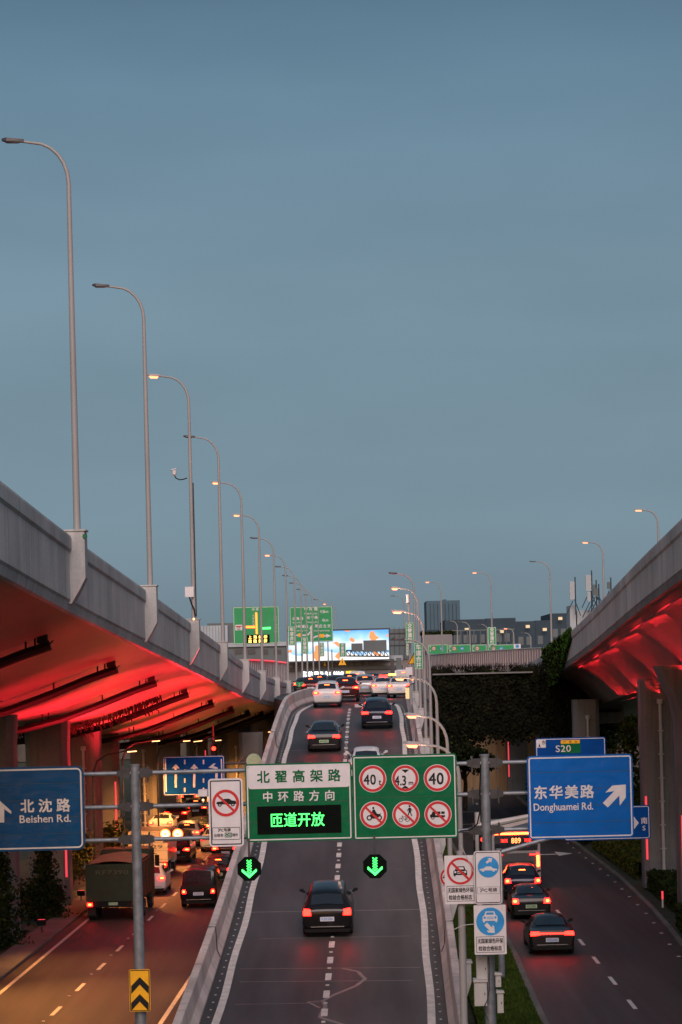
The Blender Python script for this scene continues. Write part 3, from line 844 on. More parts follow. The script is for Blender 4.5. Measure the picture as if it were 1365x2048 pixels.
# ================================================================== SIGNS
class Sign:
    """a flat sign facing the traffic; positions on it are given in picture pixels and turned into metres"""
    def __init__(s, name, label, cat, x0, y0, x1, y1, Y, group=None):
        s.Y = Y; s.k = Y / 4540.0
        s.root = empty(name, at((x0 + x1) / 2, (y0 + y1) / 2, Y), label, cat, group)
        s.w = (x1 - x0) * s.k; s.h = (y1 - y0) * s.k; s.lay = 0
    def P(s, px, py):
        p = at(px, py, s.Y) - s.root.location
        return p.x, p.z
    def panel(s, mat, r=5, border=None, inset=3, bw=2.2, t=.06, shape=None):
        r = r * s.k
        mb = MB()
        pts = shape or rrect(-s.w / 2, s.w / 2, -s.h / 2, s.h / 2, r)
        mb.prism(pts, 0, t)
        mb.build('panel', mat, s.root)
        if border: s.frame(0, 0, s.w - 2 * inset * s.k, s.h - 2 * inset * s.k, max(r - inset * s.k, .01), bw * s.k, border, 'border')
        return s
    def seams(s, n):
        """the panel is made of planks: fine joints and rivet heads"""
        for i in range(1, n):
            z = -s.h / 2 + s.h * i / n
            MB().box(-s.w / 2 + .05, s.w / 2 - .05, -.0025, -.0005, z - .006, z + .006).build('seam', 'seam', s.root)
        return s
    def frame(s, cx, cz, w, h, r, bw, mat, name='border', y=-.006):
        mb = MB()
        a = rrect(cx - w / 2, cx + w / 2, cz - h / 2, cz + h / 2, r)
        b = rrect(cx - w / 2 + bw, cx + w / 2 - bw, cz - h / 2 + bw, cz + h / 2 - bw, max(r - bw, .004))
        n = len(a)
        mb.add([(x, y, z) for x, z in a] + [(x, y, z) for x, z in b], [(i, (i + 1) % n, n + (i + 1) % n, n + i) for i in range(n)])
        mb.build(name, mat, s.root)
    def rect(s, px, py, w, h, mat, name='field', r=1, y=-.004):
        x, z = s.P(px, py); w *= s.k; h *= s.k
        mb = MB(); mb.prism(rrect(x - w / 2, x + w / 2, z - h / 2, z + h / 2, r * s.k), y, y, front_only=True)
        return mb.build(name, mat, s.root)
    def text(s, str_, px, py, w, h, mat, bold=.02, y=-.010, vertical=False, name='lettering'):
        x, z = s.P(px, py); mb = MB()
        text(mb, str_, x, z, w * s.k, h * s.k, y, None, bold, vertical)
        return mb.build(name, mat, s.root)
    def poly(s, pts, mat, name='arrow', y=-.010):
        mb = MB()
        for q in (pts if isinstance(pts[0][0], (tuple, list)) else [pts]):
            mb.prism([s.P(*p) for p in q], y, y, front_only=True)
        return mb.build(name, mat, s.root)
    def disc(s, px, py, r, mat, y=-.006, name='disc'):
        x, z = s.P(px, py); r *= s.k; mb = MB()
        mb.prism([(x + r * math.cos(R(a)), z + r * math.sin(R(a))) for a in range(0, 360, 9)], y, y, front_only=True)
        return mb.build(name, mat, s.root)
    def prohibit(s, px, py, r, slash=True, th=.21):
        """round prohibition sign: white disc, red ring, red slash"""
        s.disc(px, py, r * 1.05, 'white', -.005, 'rim')
        s.disc(px, py, r * .95, 'white', -.007, 'face')
        x, z = s.P(px, py); R_ = r * s.k
        mb = MB(); mb.ring(x, z, R_ * (1 - th), R_, -.013, -.011)
        if slash:
            a = R(-45); w = R_ * .085; L = R_ * .9
            d = Vector((math.cos(a), math.sin(a))); q = Vector((-d.y, d.x))
            mb.prism([(x + d.x * L * i + q.x * w * j, z + d.y * L * i + q.y * w * j) for i, j in ((-1, -1), (1, -1), (1, 1), (-1, 1))], -.0125, -.011, front_only=True)
        mb.build('prohibition_ring', 'red', s.root)
    def icon(s, px, py, sc, shapes, mat, name='pictogram', y=-.0115):
        """shapes in units of sc pixels, x right, z up"""
        x, z = s.P(px, py); k = sc * s.k; mb = MB()
        for sh in shapes:
            if sh[0] == 'p': mb.prism([(x + a * k, z + b * k) for a, b in sh[1]], y, y, front_only=True)
            elif sh[0] == 'c': mb.prism([(x + sh[1] * k + sh[3] * k * math.cos(R(a)), z + sh[2] * k + sh[3] * k * math.sin(R(a))) for a in range(0, 360, 20)], y, y, front_only=True)
            elif sh[0] == 'r': mb.ring(x + sh[1] * k, z + sh[2] * k, sh[3] * k, sh[4] * k, y - .0005, y + .0005, 20)
            elif sh[0] == 'l':
                (a0, b0), (a1, b1), w = sh[1], sh[2], sh[3]
                d = Vector((a1 - a0, b1 - b0)).normalized(); q = Vector((-d.y, d.x)) * w / 2
                mb.prism([(x + (a0 + q.x) * k, z + (b0 + q.y) * k), (x + (a1 + q.x) * k, z + (b1 + q.y) * k), (x + (a1 - q.x) * k, z + (b1 - q.y) * k), (x + (a0 - q.x) * k, z + (b0 - q.y) * k)], y, y, front_only=True)
        return mb.build(name, mat, s.root)
CAR_SIDE = [('p', [(-.78, .0), (-.70, .10), (-.36, .14), (-.20, .32), (.22, .34), (.42, .20), (.74, .15), (.78, -.08), (.60, -.10), (.30, -.10), (-.30, -.10), (-.66, -.10)]),
            ('r', -.50, -.12, .07, .15), ('r', .50, -.12, .07, .15)]
CAR_FRONT = [('p', [(-.55, .05), (-.42, .14), (-.32, .42), (.32, .42), (.42, .14), (.55, .05), (.55, -.28), (.45, -.42), (.36, -.28), (-.36, -.28), (-.45, -.42), (-.55, -.28)])]
CAR_FRONT_GLASS = [('p', [(-.30, .17), (-.25, .34), (.25, .34), (.30, .17)]), ('c', -.40, -.04, .09), ('c', .40, -.04, .09), ('p', [(-.26, .02), (.26, .02), (.26, -.03), (-.26, -.03)]), ('p', [(-.26, -.10), (.26, -.10), (.26, -.15), (-.26, -.15)])]
MOTO = [('r', -.34, -.22, .12, .22), ('r', .46, -.22, .12, .22), ('p', [(-.34, -.05), (-.2, .12), (.1, .1), (.5, .08), (.62, .16), (.5, -.12), (.2, -.3), (-.1, -.28)]), ('c', 0, .56, .09),
        ('p', [(-.06, .44), (.10, .44), (.30, .06), (.05, .02), (-.16, .2), (-.26, .12), (-.2, .04)])]
BIKE = [('r', -.42, -.42, .13, .17), ('r', .10, -.42, .13, .17), ('l', (-.42, -.42), (-.28, -.14), .035), ('l', (-.28, -.18), (.0, -.18), .03), ('l', (0, -.14), (-.12, -.42), .03), ('l', (-.28, -.18), (-.12, -.42), .03),
        ('l', (-.12, -.42), (.10, -.42), .03), ('l', (0, -.18), (.10, -.42), .03), ('l', (-.05, -.12), (.06, -.12), .04), ('l', (-.36, -.10), (-.22, -.12), .04)]
WALK = [('c', .30, .66, .08), ('p', [(.22, .54), (.38, .54), (.42, .16), (.20, .14)]), ('l', (.24, .50), (.10, .28), .06), ('l', (.36, .50), (.50, .30), .06), ('l', (.26, .18), (.14, -.14), .08), ('l', (.34, .18), (.46, -.12), .08)]
TRUCK = [('p', [(-.58, -.12), (-.58, .02), (-.46, .08), (-.38, .28), (-.14, .28), (-.14, -.02), (.62, -.02), (.62, -.18), (-.58, -.18)]), ('p', [(-.02, .28), (.26, .28), (.26, .08), (-.02, .08)]), ('p', [(.32, .28), (.6, .28), (.6, .08), (.32, .08)]),
         ('r', -.36, -.22, .07, .13), ('c', .36, -.18, .13)]
def arrow(cx, cy, L, ang, w=.30, head=.62):
    """arrow polygon in picture pixels pointing along ang (degrees, 90 = up)"""
    a = R(ang); d = (math.cos(a), -math.sin(a)); q = (-d[1], d[0])
    loc = [(-.5, -w / 2), (.08, -w / 2), (-.08, -head / 2), (.1, -head / 2 - .02), (.5, 0), (.1, head / 2 + .02), (-.08, head / 2), (.08, w / 2), (-.5, w / 2)]
    return [(cx + (d[0] * u + q[0] * v) * L, cy + (d[1] * u + q[1] * v) * L) for u, v in loc]
GY = 63.0

# --- gantry masts
def gantry(label, xa, xb, pole_px, pole_x, ztop, zbase=0.0):
    """mast with three arms on either side; arm heights read off the picture"""
    root = empty('sign_gantry', (pole_x, GY + .35, zbase), label, 'sign gantry')
    mb = MB(); mb.tube([(0, 0, 0), (0, 0, ztop - zbase)], .165, 14, r1=.125)
    mb.tube([(0, 0, ztop - zbase), (0, 0, ztop - zbase + .05)], .14, 14)
    mb.build('mast', 'galv', root, smooth=40)
    for z in pole_px:
        mb = MB(); mb.tube([(xa - pole_x, 0, z - zbase), (xb - pole_x, 0, z - zbase)], .062, 10)
        mb.build('arm', 'galv', root, smooth=40)
        for sx in (-1, 1):
            mb = MB()
            mb.prism([(sx * .13, z - zbase - .13), (sx * .34, z - zbase - .12), (sx * .50, z - zbase - .07), (sx * .50, z - zbase + .07), (sx * .34, z - zbase + .12), (sx * .13, z - zbase + .13)], -.08, .08)
            for i in (-.09, .09):
                mb.box(sx * .36 - .02, sx * .36 + .02, i - .02, i + .02, z - zbase - .26, z - zbase + .2)
            mb.build('flange', 'dark_steel', root)
    return root
zz = lambda px, py: at(px, py, GY + .35).z
xx = lambda px, py: at(px, py, GY + .35).x
gl = gantry('grey steel gantry mast left of the ramp, carrying three horizontal arms and a chevron plate', xx(10, 1550), xx(705, 1550), (zz(274, 1546), zz(274, 1613), zz(274, 1679)), xx(274, 1700), zz(268, 1532))
gr = gantry('galvanised gantry mast right of the ramp beside the large blue sign', xx(640, 1550), xx(1240, 1550), (zz(970, 1526), zz(972, 1588), zz(976, 1660)), xx(974, 1700), zz(968, 1512))

# chevron plate
s = Sign('chevron_sign', 'yellow and black chevron plate on the left gantry mast', 'chevron sign', 259, 1939, 301, 2023, GY).panel('yellow', 3, 'ink', 1, 1.6)
for oy in (0, 34):
    s.poly([(263, 1972 + oy), (280, 1954 + oy), (298, 1972 + oy), (298, 1988 + oy), (280, 1969 + oy), (263, 1988 + oy)], 'ink', 'chevron')

# big blue sign, far left
s = Sign('direction_sign', 'large blue sign in shaded colour reading Beishen Rd., cut by the left picture edge', 'road sign', -48, 1534, 169, 1702, GY).panel('sign_teal', 14, 'white_warm', 4, 3).seams(5)
s.text('北沈路', 91, 1611, 100, 28, 'white_warm', .03)
s.text('Beishen Rd.', 92, 1637, 104, 15, 'white_warm', .022)
s.poly([(-40, 1622), (-8, 1594), (23, 1622), (23, 1628), (9, 1618), (9, 1645), (-22, 1645), (-22, 1618), (-40, 1628)], 'white_warm')

# portrait prohibition sign
s = Sign('prohibition_sign', 'tall white sign with a no cars symbol, left of the green ramp sign', 'traffic sign', 418, 1557, 487, 1693, GY).panel('white', 7, 'ink', 3.5, 2.2)
s.prohibit(452, 1606, 27)
s.icon(453, 1606, 26, CAR_SIDE, 'ink')
s.frame(*[*s.P(453, 1667)], 56 * s.k, 25 * s.k, 2 * s.k, 1 * s.k, 'ink', 'text_box')
s.text('沪C号牌', 449, 1660, 26, 8, 'ink', .02)
s.text('出租车', 438, 1670.5, 19, 7, 'ink', .02); s.rect(457, 1670, 14, 9.5, 'sign_green', 'number_field', 1); s.text('S20', 457, 1670, 12, 7, 'white', .01); s.text('除外', 471, 1669.5, 12, 7, 'ink', .02)

# green ramp name sign with LED panel
s = Sign('ramp_name_sign', 'green and white ramp sign with a green LED text panel over the left lane', 'road sign', 492, 1526, 705, 1682, GY).panel('sign_green', 6, 'white', 3, 2.4).seams(4)
s.rect(598, 1553, 203, 46, 'white', 'white_field', 6)
s.text('北翟高架路', 598, 1552, 168, 26, 'sign_green', .03)
s.text('中环路方向', 598, 1592, 146, 22, 'white', .02)
s.rect(599, 1639, 168, 56, 'led_dark', 'led_panel', .5, -.02)
s.text('匝道开放', 595, 1639, 110, 30, 'led_text', .008, -.03, name='led_lettering')

# green sign with six round signs
s = Sign('restriction_sign', 'green sign holding six round red restriction signs over the right lane', 'road sign', 706, 1509, 915, 1678, GY).panel('sign_green', 6, 'white', 3, 2.2).seams(4)
for i, px in enumerate((746, 811, 875)):
    s.prohibit(px, 1557.5 - (px - 746) * .012, 26, False, .2)
    s.prohibit(px + 1.5, 1630 - (px - 746) * .012, 26, True, .2)
s.text('40', 741, 1559, 26, 20, 'ink', .03); s.text('t', 761, 1564, 5, 12, 'ink', .05)
s.text('4.3', 802, 1561, 24, 19, 'ink', .03); s.text('m', 823, 1565, 10, 8.5, 'ink', .05)
s.poly([[(803, 1539), (819, 1539), (811, 1546)], [(803, 1577), (819, 1577), (811, 1571)]], 'ink', 'height_mark')
s.text('40', 874, 1557, 32, 23, 'ink', .03)
s.icon(747.5, 1630, 25, MOTO, 'ink'); s.icon(812.5, 1629, 25, BIKE + WALK, 'ink'); s.icon(875, 1630, 25, TRUCK, 'ink')

# lane signals
for (px, py, lab) in ((499, 1738, 'octagonal lane signal with green down arrow at the left barrier'), (750.5, 1733, 'octagonal lane signal with bright green down arrow over the right lane')):
    s = Sign('lane_signal', lab, 'lane signal', px - 24.5, py - 24.5, px + 24.5, py + 24.5, GY - .2, 'green down arrow lane signals')
    a = s.w / 2 * 1.04
    s.panel('led_dark', shape=[(a * math.cos(R(22.5 + 45 * i)), a * math.sin(R(22.5 + 45 * i))) for i in range(8)], t=.16)
    mb = MB()
    u = s.k
    for i in range(12):
        for dx in ((-1.5, 1.5), (0,))[i % 2]:
            for e in (0,):
                mb.ring(dx * 2.0 * u, (17 - i * 2.7) * u, .01 * u, 1.35 * u, -.03, -.012, 8)
        for dx in ((-3.6, 3.6), (-1.4, 1.4))[i % 2]:
            mb.ring(dx * u, (17 - i * 2.7) * u, .01 * u, 1.25 * u, -.03, -.012, 8)
    for sx in (-1, 1):
        for j in range(8):
            for e in (0, 2.6):
                mb.ring(sx * (j * 1.95) * u, (-16.5 + j * 1.75 + e) * u, .01 * u, 1.5 * u, -.03, -.012, 8)
    mb.build('led_arrow', 'led_green', s.root)
    mb = MB(); mb.box(-.03, .03, .10, .16, s.h / 2 - .05, s.h / 2 + .50); mb.build('hanger', 'dark_steel', s.root)

# big blue sign right
s = Sign('direction_sign', 'large bright blue sign reading Donghuamei Rd. with a diagonal white arrow', 'road sign', 1056, 1510, 1267, 1677, GY).panel('sign_blue', 8, 'white', 3, 2.6).seams(5)
s.text('东华美路', 1128, 1584, 121, 28, 'white', .03)
s.text('Donghuamei Rd.', 1128, 1613, 120, 14.5, 'white', .022)
s.poly([(1211, 1585), (1225, 1571), (1252, 1569), (1252, 1595), (1240, 1611), (1239, 1591), (1216, 1615), (1206, 1606), (1229, 1582)], 'white')

# signs standing behind it
s = Sign('route_sign', 'dark blue S20 route sign peeking out above the large blue sign', 'road sign', 1072, 1475, 1213, 1580, 84).panel('sign_navy', 5, 'white', 2, 1.2)
s.rect(1142, 1494, 40, 25, 'sign_green', 'number_field', 2); s.rect(1141, 1483.5, 38, 7, 'yellow', 'yellow_field', 1, -.006); s.text('S20', 1128, 1497, 32, 13, 'white_warm', .01)
s.text('沪嘉金', 1141, 1483.5, 28, 5, 'ink', 0)
s.rect(1083, 1487, 18, 17, 'white', 'white_field', 1); s.text('东', 1088, 1485, 9, 9, 'ink', .01); s.poly([(1077, 1496), (1079, 1486), (1082, 1496), (1079, 1493)], 'ink')
s = Sign('direction_sign', 'smaller blue sign with a south character, half hidden behind the large blue sign', 'road sign', 1128, 1612, 1301, 1680, 84).panel('sign_navy', 6, 'white', 2, 1.4)
s.text('南', 1289, 1641, 14, 14, 'white', .02); s.text('S', 1289, 1656, 7, 9, 'white', .02); s.poly([(1248, 1634), (1268, 1634), (1268, 1633), (1278, 1646), (1268, 1659), (1268, 1656), (1248, 1656)], 'white')
ro = empty('sign_post', (x_of(1006, 84, 0), 84.4, 0), 'grey mast right behind the cabinets that holds the smaller blue signs', 'post')
MB().tube([(0, 0, 0), (0, 0, 4.9)], .13, 10).build('mast', 'galv', ro, smooth=40)
MB().tube([(3.6, 0, 6.0), (3.6, 0, 8.9)], .07, 8).build('upright', 'galv', ro, smooth=40)
for z0 in (4.75,):
    mb = MB(); mb.tube([(0, 0, z0), (2.3, 0, 5.35), (5.0, 0, 6.3)], [.09, .08, .06], 8); mb.build('arm', 'galv', ro, smooth=40)

# small roadside signs on the gantry post and beside it
s = Sign('vehicle_ban_sign', 'square white sign with a no vehicles ring and two lines of small text', 'traffic sign', 890, 1711, 952, 1808, GY - .5).panel('white', 2)
s.prohibit(921, 1742, 27, True, .17); s.icon(921, 1743, 25, CAR_FRONT, 'ink'); s.icon(921, 1743, 25, CAR_FRONT_GLASS, 'white', 'pictogram_windows', -.0118)
s.frame(*s.P(921.5, 1787), 55 * s.k, 31 * s.k, .6 * s.k, .9 * s.k, 'ink', 'text_box')
s.text('无国家绿色环保', 921.5, 1780, 51, 10.5, 'ink', .02); s.text('检验合格标志', 921.5, 1794.5, 47, 10.5, 'ink', .02)
s = Sign('mandatory_sign', 'white rounded sign with a blue disc of a car seen from the side', 'traffic sign', 949, 1702, 1004, 1808, GY - .65).panel('white', 6, 'ink', 2, 1.5)
s.disc(977, 1734, 21, 'panel_blue'); s.icon(977, 1738, 21, [('p', [(-.85, -.12), (-.78, .02), (-.45, .06), (-.22, .24), (.25, .24), (.45, .06), (.82, .0), (.85, -.14)]), ('r', -.5, -.12, .05, .14), ('r', .5, -.12, .05, .14)], 'white')
s.poly(arrow(979, 1721, 15, 38), 'white'); s.frame(*s.P(977.5, 1780.5), 44 * s.k, 14 * s.k, .5 * s.k, .4 * s.k, 'ink', 'text_box'); s.text('沪C号牌', 977.5, 1780, 35, 9.5, 'ink', .01)
s = Sign('mandatory_sign', 'square white sign with a blue disc of a car front, lowest on the mast', 'traffic sign', 949, 1810, 1013, 1909, GY - .6).panel('white', 2)
s.disc(981, 1843, 28, 'panel_blue'); s.icon(980.5, 1834, 27, CAR_FRONT, 'white'); s.icon(980.5, 1834, 27, CAR_FRONT_GLASS, 'panel_blue', 'pictogram_windows', -.0118)
s.poly(arrow(981, 1857, 26, -45), 'white'); s.frame(*s.P(981, 1889), 56 * s.k, 32 * s.k, .6 * s.k, .9 * s.k, 'ink', 'text_box')
s.text('无国家绿色环保', 981, 1881.5, 51, 10.5, 'ink', .02); s.text('检验合格标志', 981, 1896.5, 47, 10.5, 'ink', .02)
s = Sign('speed_sign', 'round red ringed sign half hidden behind the no vehicles sign', 'traffic sign', 880, 1733, 922, 1775, 72)
s.panel('white', shape=[(s.w / 2 * math.cos(R(a)), s.w / 2 * math.sin(R(a))) for a in range(0, 360, 10)], t=.03); s.prohibit(901, 1754, 20, False, .2); s.text('4', 890, 1754, 8, 13, 'ink', .02)
# posts and cabinets
def post(label, px, Y, ztop, r=.085, name='sign_post'):
    o = empty(name, (x_of(px, Y, 0), Y, 0), label, 'post')
    MB().tube([(0, 0, 0), (0, 0, ztop)], r, 12).build('pole', 'pole', o, smooth=40); return o
post('grey round post in the grass carrying the no vehicles sign', 932, GY - .3, at(921, 1700, GY).z, .10)
def cabinet(label, x0, y0, x1, y1, Y, d=.3, lid=True):
    c = at((x0 + x1) / 2, y1, Y); k = Y / 4540; w = (x1 - x0) * k; h = (y1 - y0) * k
    o = empty('control_cabinet', c, label, 'cabinet', 'cabinets on the gantry mast')
    MB().box(-w / 2, w / 2, 0, d, 0, h).build('body', 'box', o)
    if lid: MB().prism([(-w / 2 - .03, h), (w / 2 + .03, h), (w / 2 + .02, h + .05), (-w / 2 - .02, h + .08)], -.05, d + .04).build('lid', 'box', o)
    MB().box(-w / 2 + .03, w / 2 - .03, -.012, 0, .04, h - .04).build('door', 'box', o)
    MB().box(w / 2 - .07, w / 2 - .05, -.03, -.012, h * .45, h * .55).build('handle', 'dark_steel', o)
cabinet('large pale cabinet low on the mast, above the grass', 950, 1964, 975, 2012, GY - .25)
cabinet('narrow pale cabinet right of the mast, lowest of the four', 996, 1986, 1008, 2026, GY - .15, .2)
cabinet('dark grey cabinet directly below the lowest sign', 954, 1913, 976, 1962, GY - .05, .22, False)
cabinet('small brownish box on the right side of the mast', 992, 1950, 1003, 1974, GY - .1, .15)
o = empty('cable', at(978, 1915, GY - .1), 'thin grey cable curling down the mast between the cabinets', 'cable')
mb = MB(); c0 = o.location
mb.tube([at(a, b, GY - .3) - c0 for a, b in ((976, 1912), (980, 1930), (979, 1960), (980, 1975), (975, 2000), (968, 2015), (972, 2030), (978, 2042))], .012, 5); mb.build('sheath', 'dark_steel', o)
o = empty('cable', at(960, 1520, GY - .1), 'black cable looping beside the top of the right gantry mast', 'cable')
mb = MB(); c0 = o.location
mb.tube([at(a, b, GY - .1) - c0 for a, b in ((962, 1530), (960, 1580), (961, 1620), (955, 1648), (940, 1660), (920, 1662))], .022, 6); mb.build('sheath', 'black', o)
# thin reed rods
for (a, b, c, d, lab) in ((922, 1690, 948, 1745, 'thin bare stalk sticking up across the no vehicles sign'), (906, 1860, 950, 1848, 'thin bare stalk leaning over the grass left of the lowest sign')):
    p0, p1 = at(a, b, GY - .9), at(c, d, GY - .9)
    o = empty('dry_stalk', p1, lab, 'stalk'); MB().tube([(0, 0, 0), (p0 - p1) * .5 + Vector((-.02, 0, .05)), p0 - p1], .012, 5).build('stem', 'pvc', o)

# camera hanging on the left arm
o = empty('traffic_camera', at(408, 1590, GY + .2), 'white box camera on the gantry arm beside the tall white sign', 'camera')
MB().box(-.13, .12, -.35, .1, -.02, .16).build('housing', 'white', o); MB().box(-.08, .08, -.34, 0, -.16, -.025).build('lens_block', 'black', o)
mb = MB(); mb.tube([(0, -.345, -.12), (0, -.36, -.12)], .03, 10); mb.build('lens', 'warm_lens', o)

# lane direction sign over the left road
s = Sign('lane_sign', 'blue lane arrow sign hanging over the left road under the viaduct', 'road sign', 327, 1512, 450, 1590, 128).panel('sign_navy', 5, 'white', 1, 1.2)
for px in (332, 444): s.rect(px, 1551, 2.4, 66, 'white', 'edge_line', .3)
for px in (370, 407.5):
    for py in (1524, 1543, 1561, 1580): s.rect(px, py, 3, 9, 'white', 'lane_line', .3)
for px in (352, 389): s.poly([(px - 8, 1537), (px, 1528), (px + 8, 1537), (px + 2.3, 1537), (px + 2.3, 1575), (px - 2.3, 1575), (px - 2.3, 1537)], 'white')
s.poly([[(417, 1535), (428, 1527), (432, 1527), (427, 1532), (436, 1535), (436, 1539), (426, 1537)], [(431, 1538), (436, 1538), (436, 1575), (431, 1575)]], 'white')
xr = at(512, 1526, 128.3)
o = empty('sign_mast', (xr.x, 128.3, 0), 'dark cantilever mast that carries the blue lane arrow sign', 'post')
MB().tube([(0, 0, 0), (0, 0, xr.z + .5)], .14, 10).build('mast', 'dark_steel', o)
mb = MB(); mb.tube([(0, 0, xr.z), (-5.5, 0, xr.z + .05)], .07, 8); mb.build('arm', 'dark_steel', o)
MB().prism([(-.9, xr.z + .1), (-.7, xr.z + .35), (-.4, xr.z + .45), (-.2, xr.z + .3), (.0, xr.z + .12)], -.1, .1).build('clamp', 'dark_steel', o)
o = empty('dish', at(508, 1522, 127.5), 'pale round dish on the mast at the left foot of the ramp', 'dish')
mb = MB(); mb.prism([(.42 * math.cos(R(a)), .42 * math.sin(R(a))) for a in range(0, 360, 12)], 0, .05); mb.build('reflector', 'plate_green', o)
MB().tube([(0, .05, 0), (0, .75, 0)], .03, 6).build('bracket', 'dark_steel', o)
# ================================================================== STREET LAMPS
def lamp_parts(root, H, arm, lit, r0=.11, r1=.065, lens='sodium', energy=0, up=.12, rad=1.25, head=.62):
    """curved lamp: the pole bends over to the left and ends in a flat head"""
    pts = [(0, 0, 0), (0, 0, H * .35), (0, 0, H * .7), (0, 0, H - rad - .15)]
    rr = [r0, r0 - (r0 - r1) * .35, r0 - (r0 - r1) * .7, r1]
    for a in range(15, 91, 15):
        pts.append((-rad * .85 * (1 - math.cos(R(a))), 0, H - rad - .15 + rad * math.sin(R(a)))); rr.append(r1 * (1 - .004 * a))
    pts.append((-arm + head * .8, 0, H - .15 + up * .5)); rr.append(r1 * .6)
    mb = MB(); mb.tube(pts, rr, 12)
    mb.build('pole', 'pole', root, smooth=40)
    mb = MB(); zc = H - .15 + up * .55
    mb.add([(-arm + head, -.05, zc - .04), (-arm + head, .05, zc - .04), (-arm + head, .05, zc + .05), (-arm + head, -.05, zc + .05),
            (-arm + .1, -.13, zc - .02), (-arm + .1, .13, zc - .02), (-arm + .1, .10, zc + .10), (-arm + .1, -.10, zc + .10),
            (-arm - .05, -.06, zc + .02), (-arm - .05, .06, zc + .02), (-arm - .05, .05, zc + .08), (-arm - .05, -.05, zc + .08)],
           [(0, 1, 5, 4), (1, 2, 6, 5), (2, 3, 7, 6), (3, 0, 4, 7), (4, 5, 9, 8), (5, 6, 10, 9), (6, 7, 11, 10), (7, 4, 8, 11), (0, 3, 2, 1), (8, 9, 10, 11)])
    hd = mb.build('lamp_head', 'dark_steel' if not lit else 'pole', root)
    mb = MB()
    b = .09 if lit else .02
    mb.add([(-arm + head * .8, -.06, zc - .045), (-arm + head * .8, .06, zc - .045), (-arm + .05, .11, zc - .03), (-arm + .05, -.11, zc - .03),
            (-arm + head * .7, -.04, zc - .045 - b), (-arm + head * .7, .04, zc - .045 - b), (-arm + .12, .07, zc - .03 - b), (-arm + .12, -.07, zc - .03 - b)],
           [(0, 1, 2, 3), (4, 7, 6, 5), (0, 4, 5, 1), (1, 5, 6, 2), (2, 6, 7, 3), (3, 7, 4, 0)])
    q = mb.build('lamp_lens', lens if lit else 'lamp_off', hd)
    if lit and energy:
        L = bpy.data.lights.new('lamp_light', 'POINT'); L.energy = energy; L.color = (1.0, .55, .36); L.shadow_soft_size = .25
        lo = bpy.data.objects.new('lamp_light', L); COL.objects.link(lo); lo.parent = hd; lo.location = (-arm + .3, 0, zc - .25)
LH = 12.05
lit_left = {2, 4, 5, 7, 14}
order = ['first', 'second', 'third', 'fourth', 'fifth', 'sixth', 'seventh', 'eighth', 'ninth', 'tenth', 'eleventh', 'twelfth', 'thirteenth', 'fourteenth', 'last']
for i, yy in enumerate(LAMPY):
    x0, z0 = interp(yy, VX), interp(yy, VZ)
    lab = 'curved %s lamp on the left viaduct parapet, %s from the left' % ('glowing' if i in lit_left else 'unlit grey', order[i])
    if i == 0: lab = 'unlit grey curved lamp on the left viaduct, leftmost and tallest in the picture'
    if i == 14: lab = 'small glowing lamp at the far right end of the left viaduct row'
    o = empty('street_lamp', (x0 + .22, yy, z0 + .19), lab, 'street lamp', 'curved lamps along the left viaduct')
    lamp_parts(o, LH - .1, 1.95, i in lit_left, energy=0)
# traffic camera and cabinet on the third lamp
y3 = LAMPY[2]; x3 = interp(y3, VX) + .22
o = empty('traffic_camera', at(349, 945, y3 - .1), 'white dome camera on a short bracket, high on the third lamp from the left', 'camera')
mb = MB(); mb.tube([(0, 0, -.10), (0, 0, .10)], [.10, .12], 12); mb.tube([(0, 0, -.16), (0, 0, -.10)], [.05, .10], 12); mb.build('dome', 'white', o, smooth=40)
mb = MB(); mb.prism([(-.2, .10), (.12, .16), (.18, .20), (-.1, .16)], -.1, .1); mb.build('sun_shield', 'white', o)
mb = MB(); mb.tube([(0, 0, -.12), (.08, 0, -.28), (.25, 0, -.36), (.45, 0, -.34), (.62, 0, -.28)], .03, 6); mb.build('bracket', 'black', o)
o = empty('control_box', at(379, 1194, y3 - .25), 'white box strapped to the third lamp from the left, with a sagging black cable', 'box')
MB().box(-.20, .22, 0, .2, .0, .5).build('body', 'white', o); mb = MB(); mb.tube([(0, .1, 0), (.1, .1, -.35), (.22, .1, -.6), (.26, .1, -.95)], .04, 6); mb.build('cable', 'black', o)
o = empty('cable_conduit', (x3 + .12, y3 - .02, interp(y3, VZ) + .3), 'thin dark conduit running up the right side of the third lamp', 'conduit')
MB().tube([(0, 0, 0), (0, 0, 6.5)], .03, 6).build('pipe', 'dark_steel', o)
o = empty('marker_light', at(388, 1238, y3 - .4), 'tiny glowing white marker on the bracket of the third lamp', 'light')
mb = MB(); mb.tube([(0, 0, 0), (0, .1, 0)], .05, 10); mb.build('lens', 'warm_lens', o)
o = empty('green_lamp_cap', at(170, 1072, 68.6), 'small round green cap on the nearest lamp bracket', 'cap')
mb = MB(); mb.tube([(0, 0, 0), (0, .1, 0)], .07, 10); mb.build('cap', 'sign_green', o)

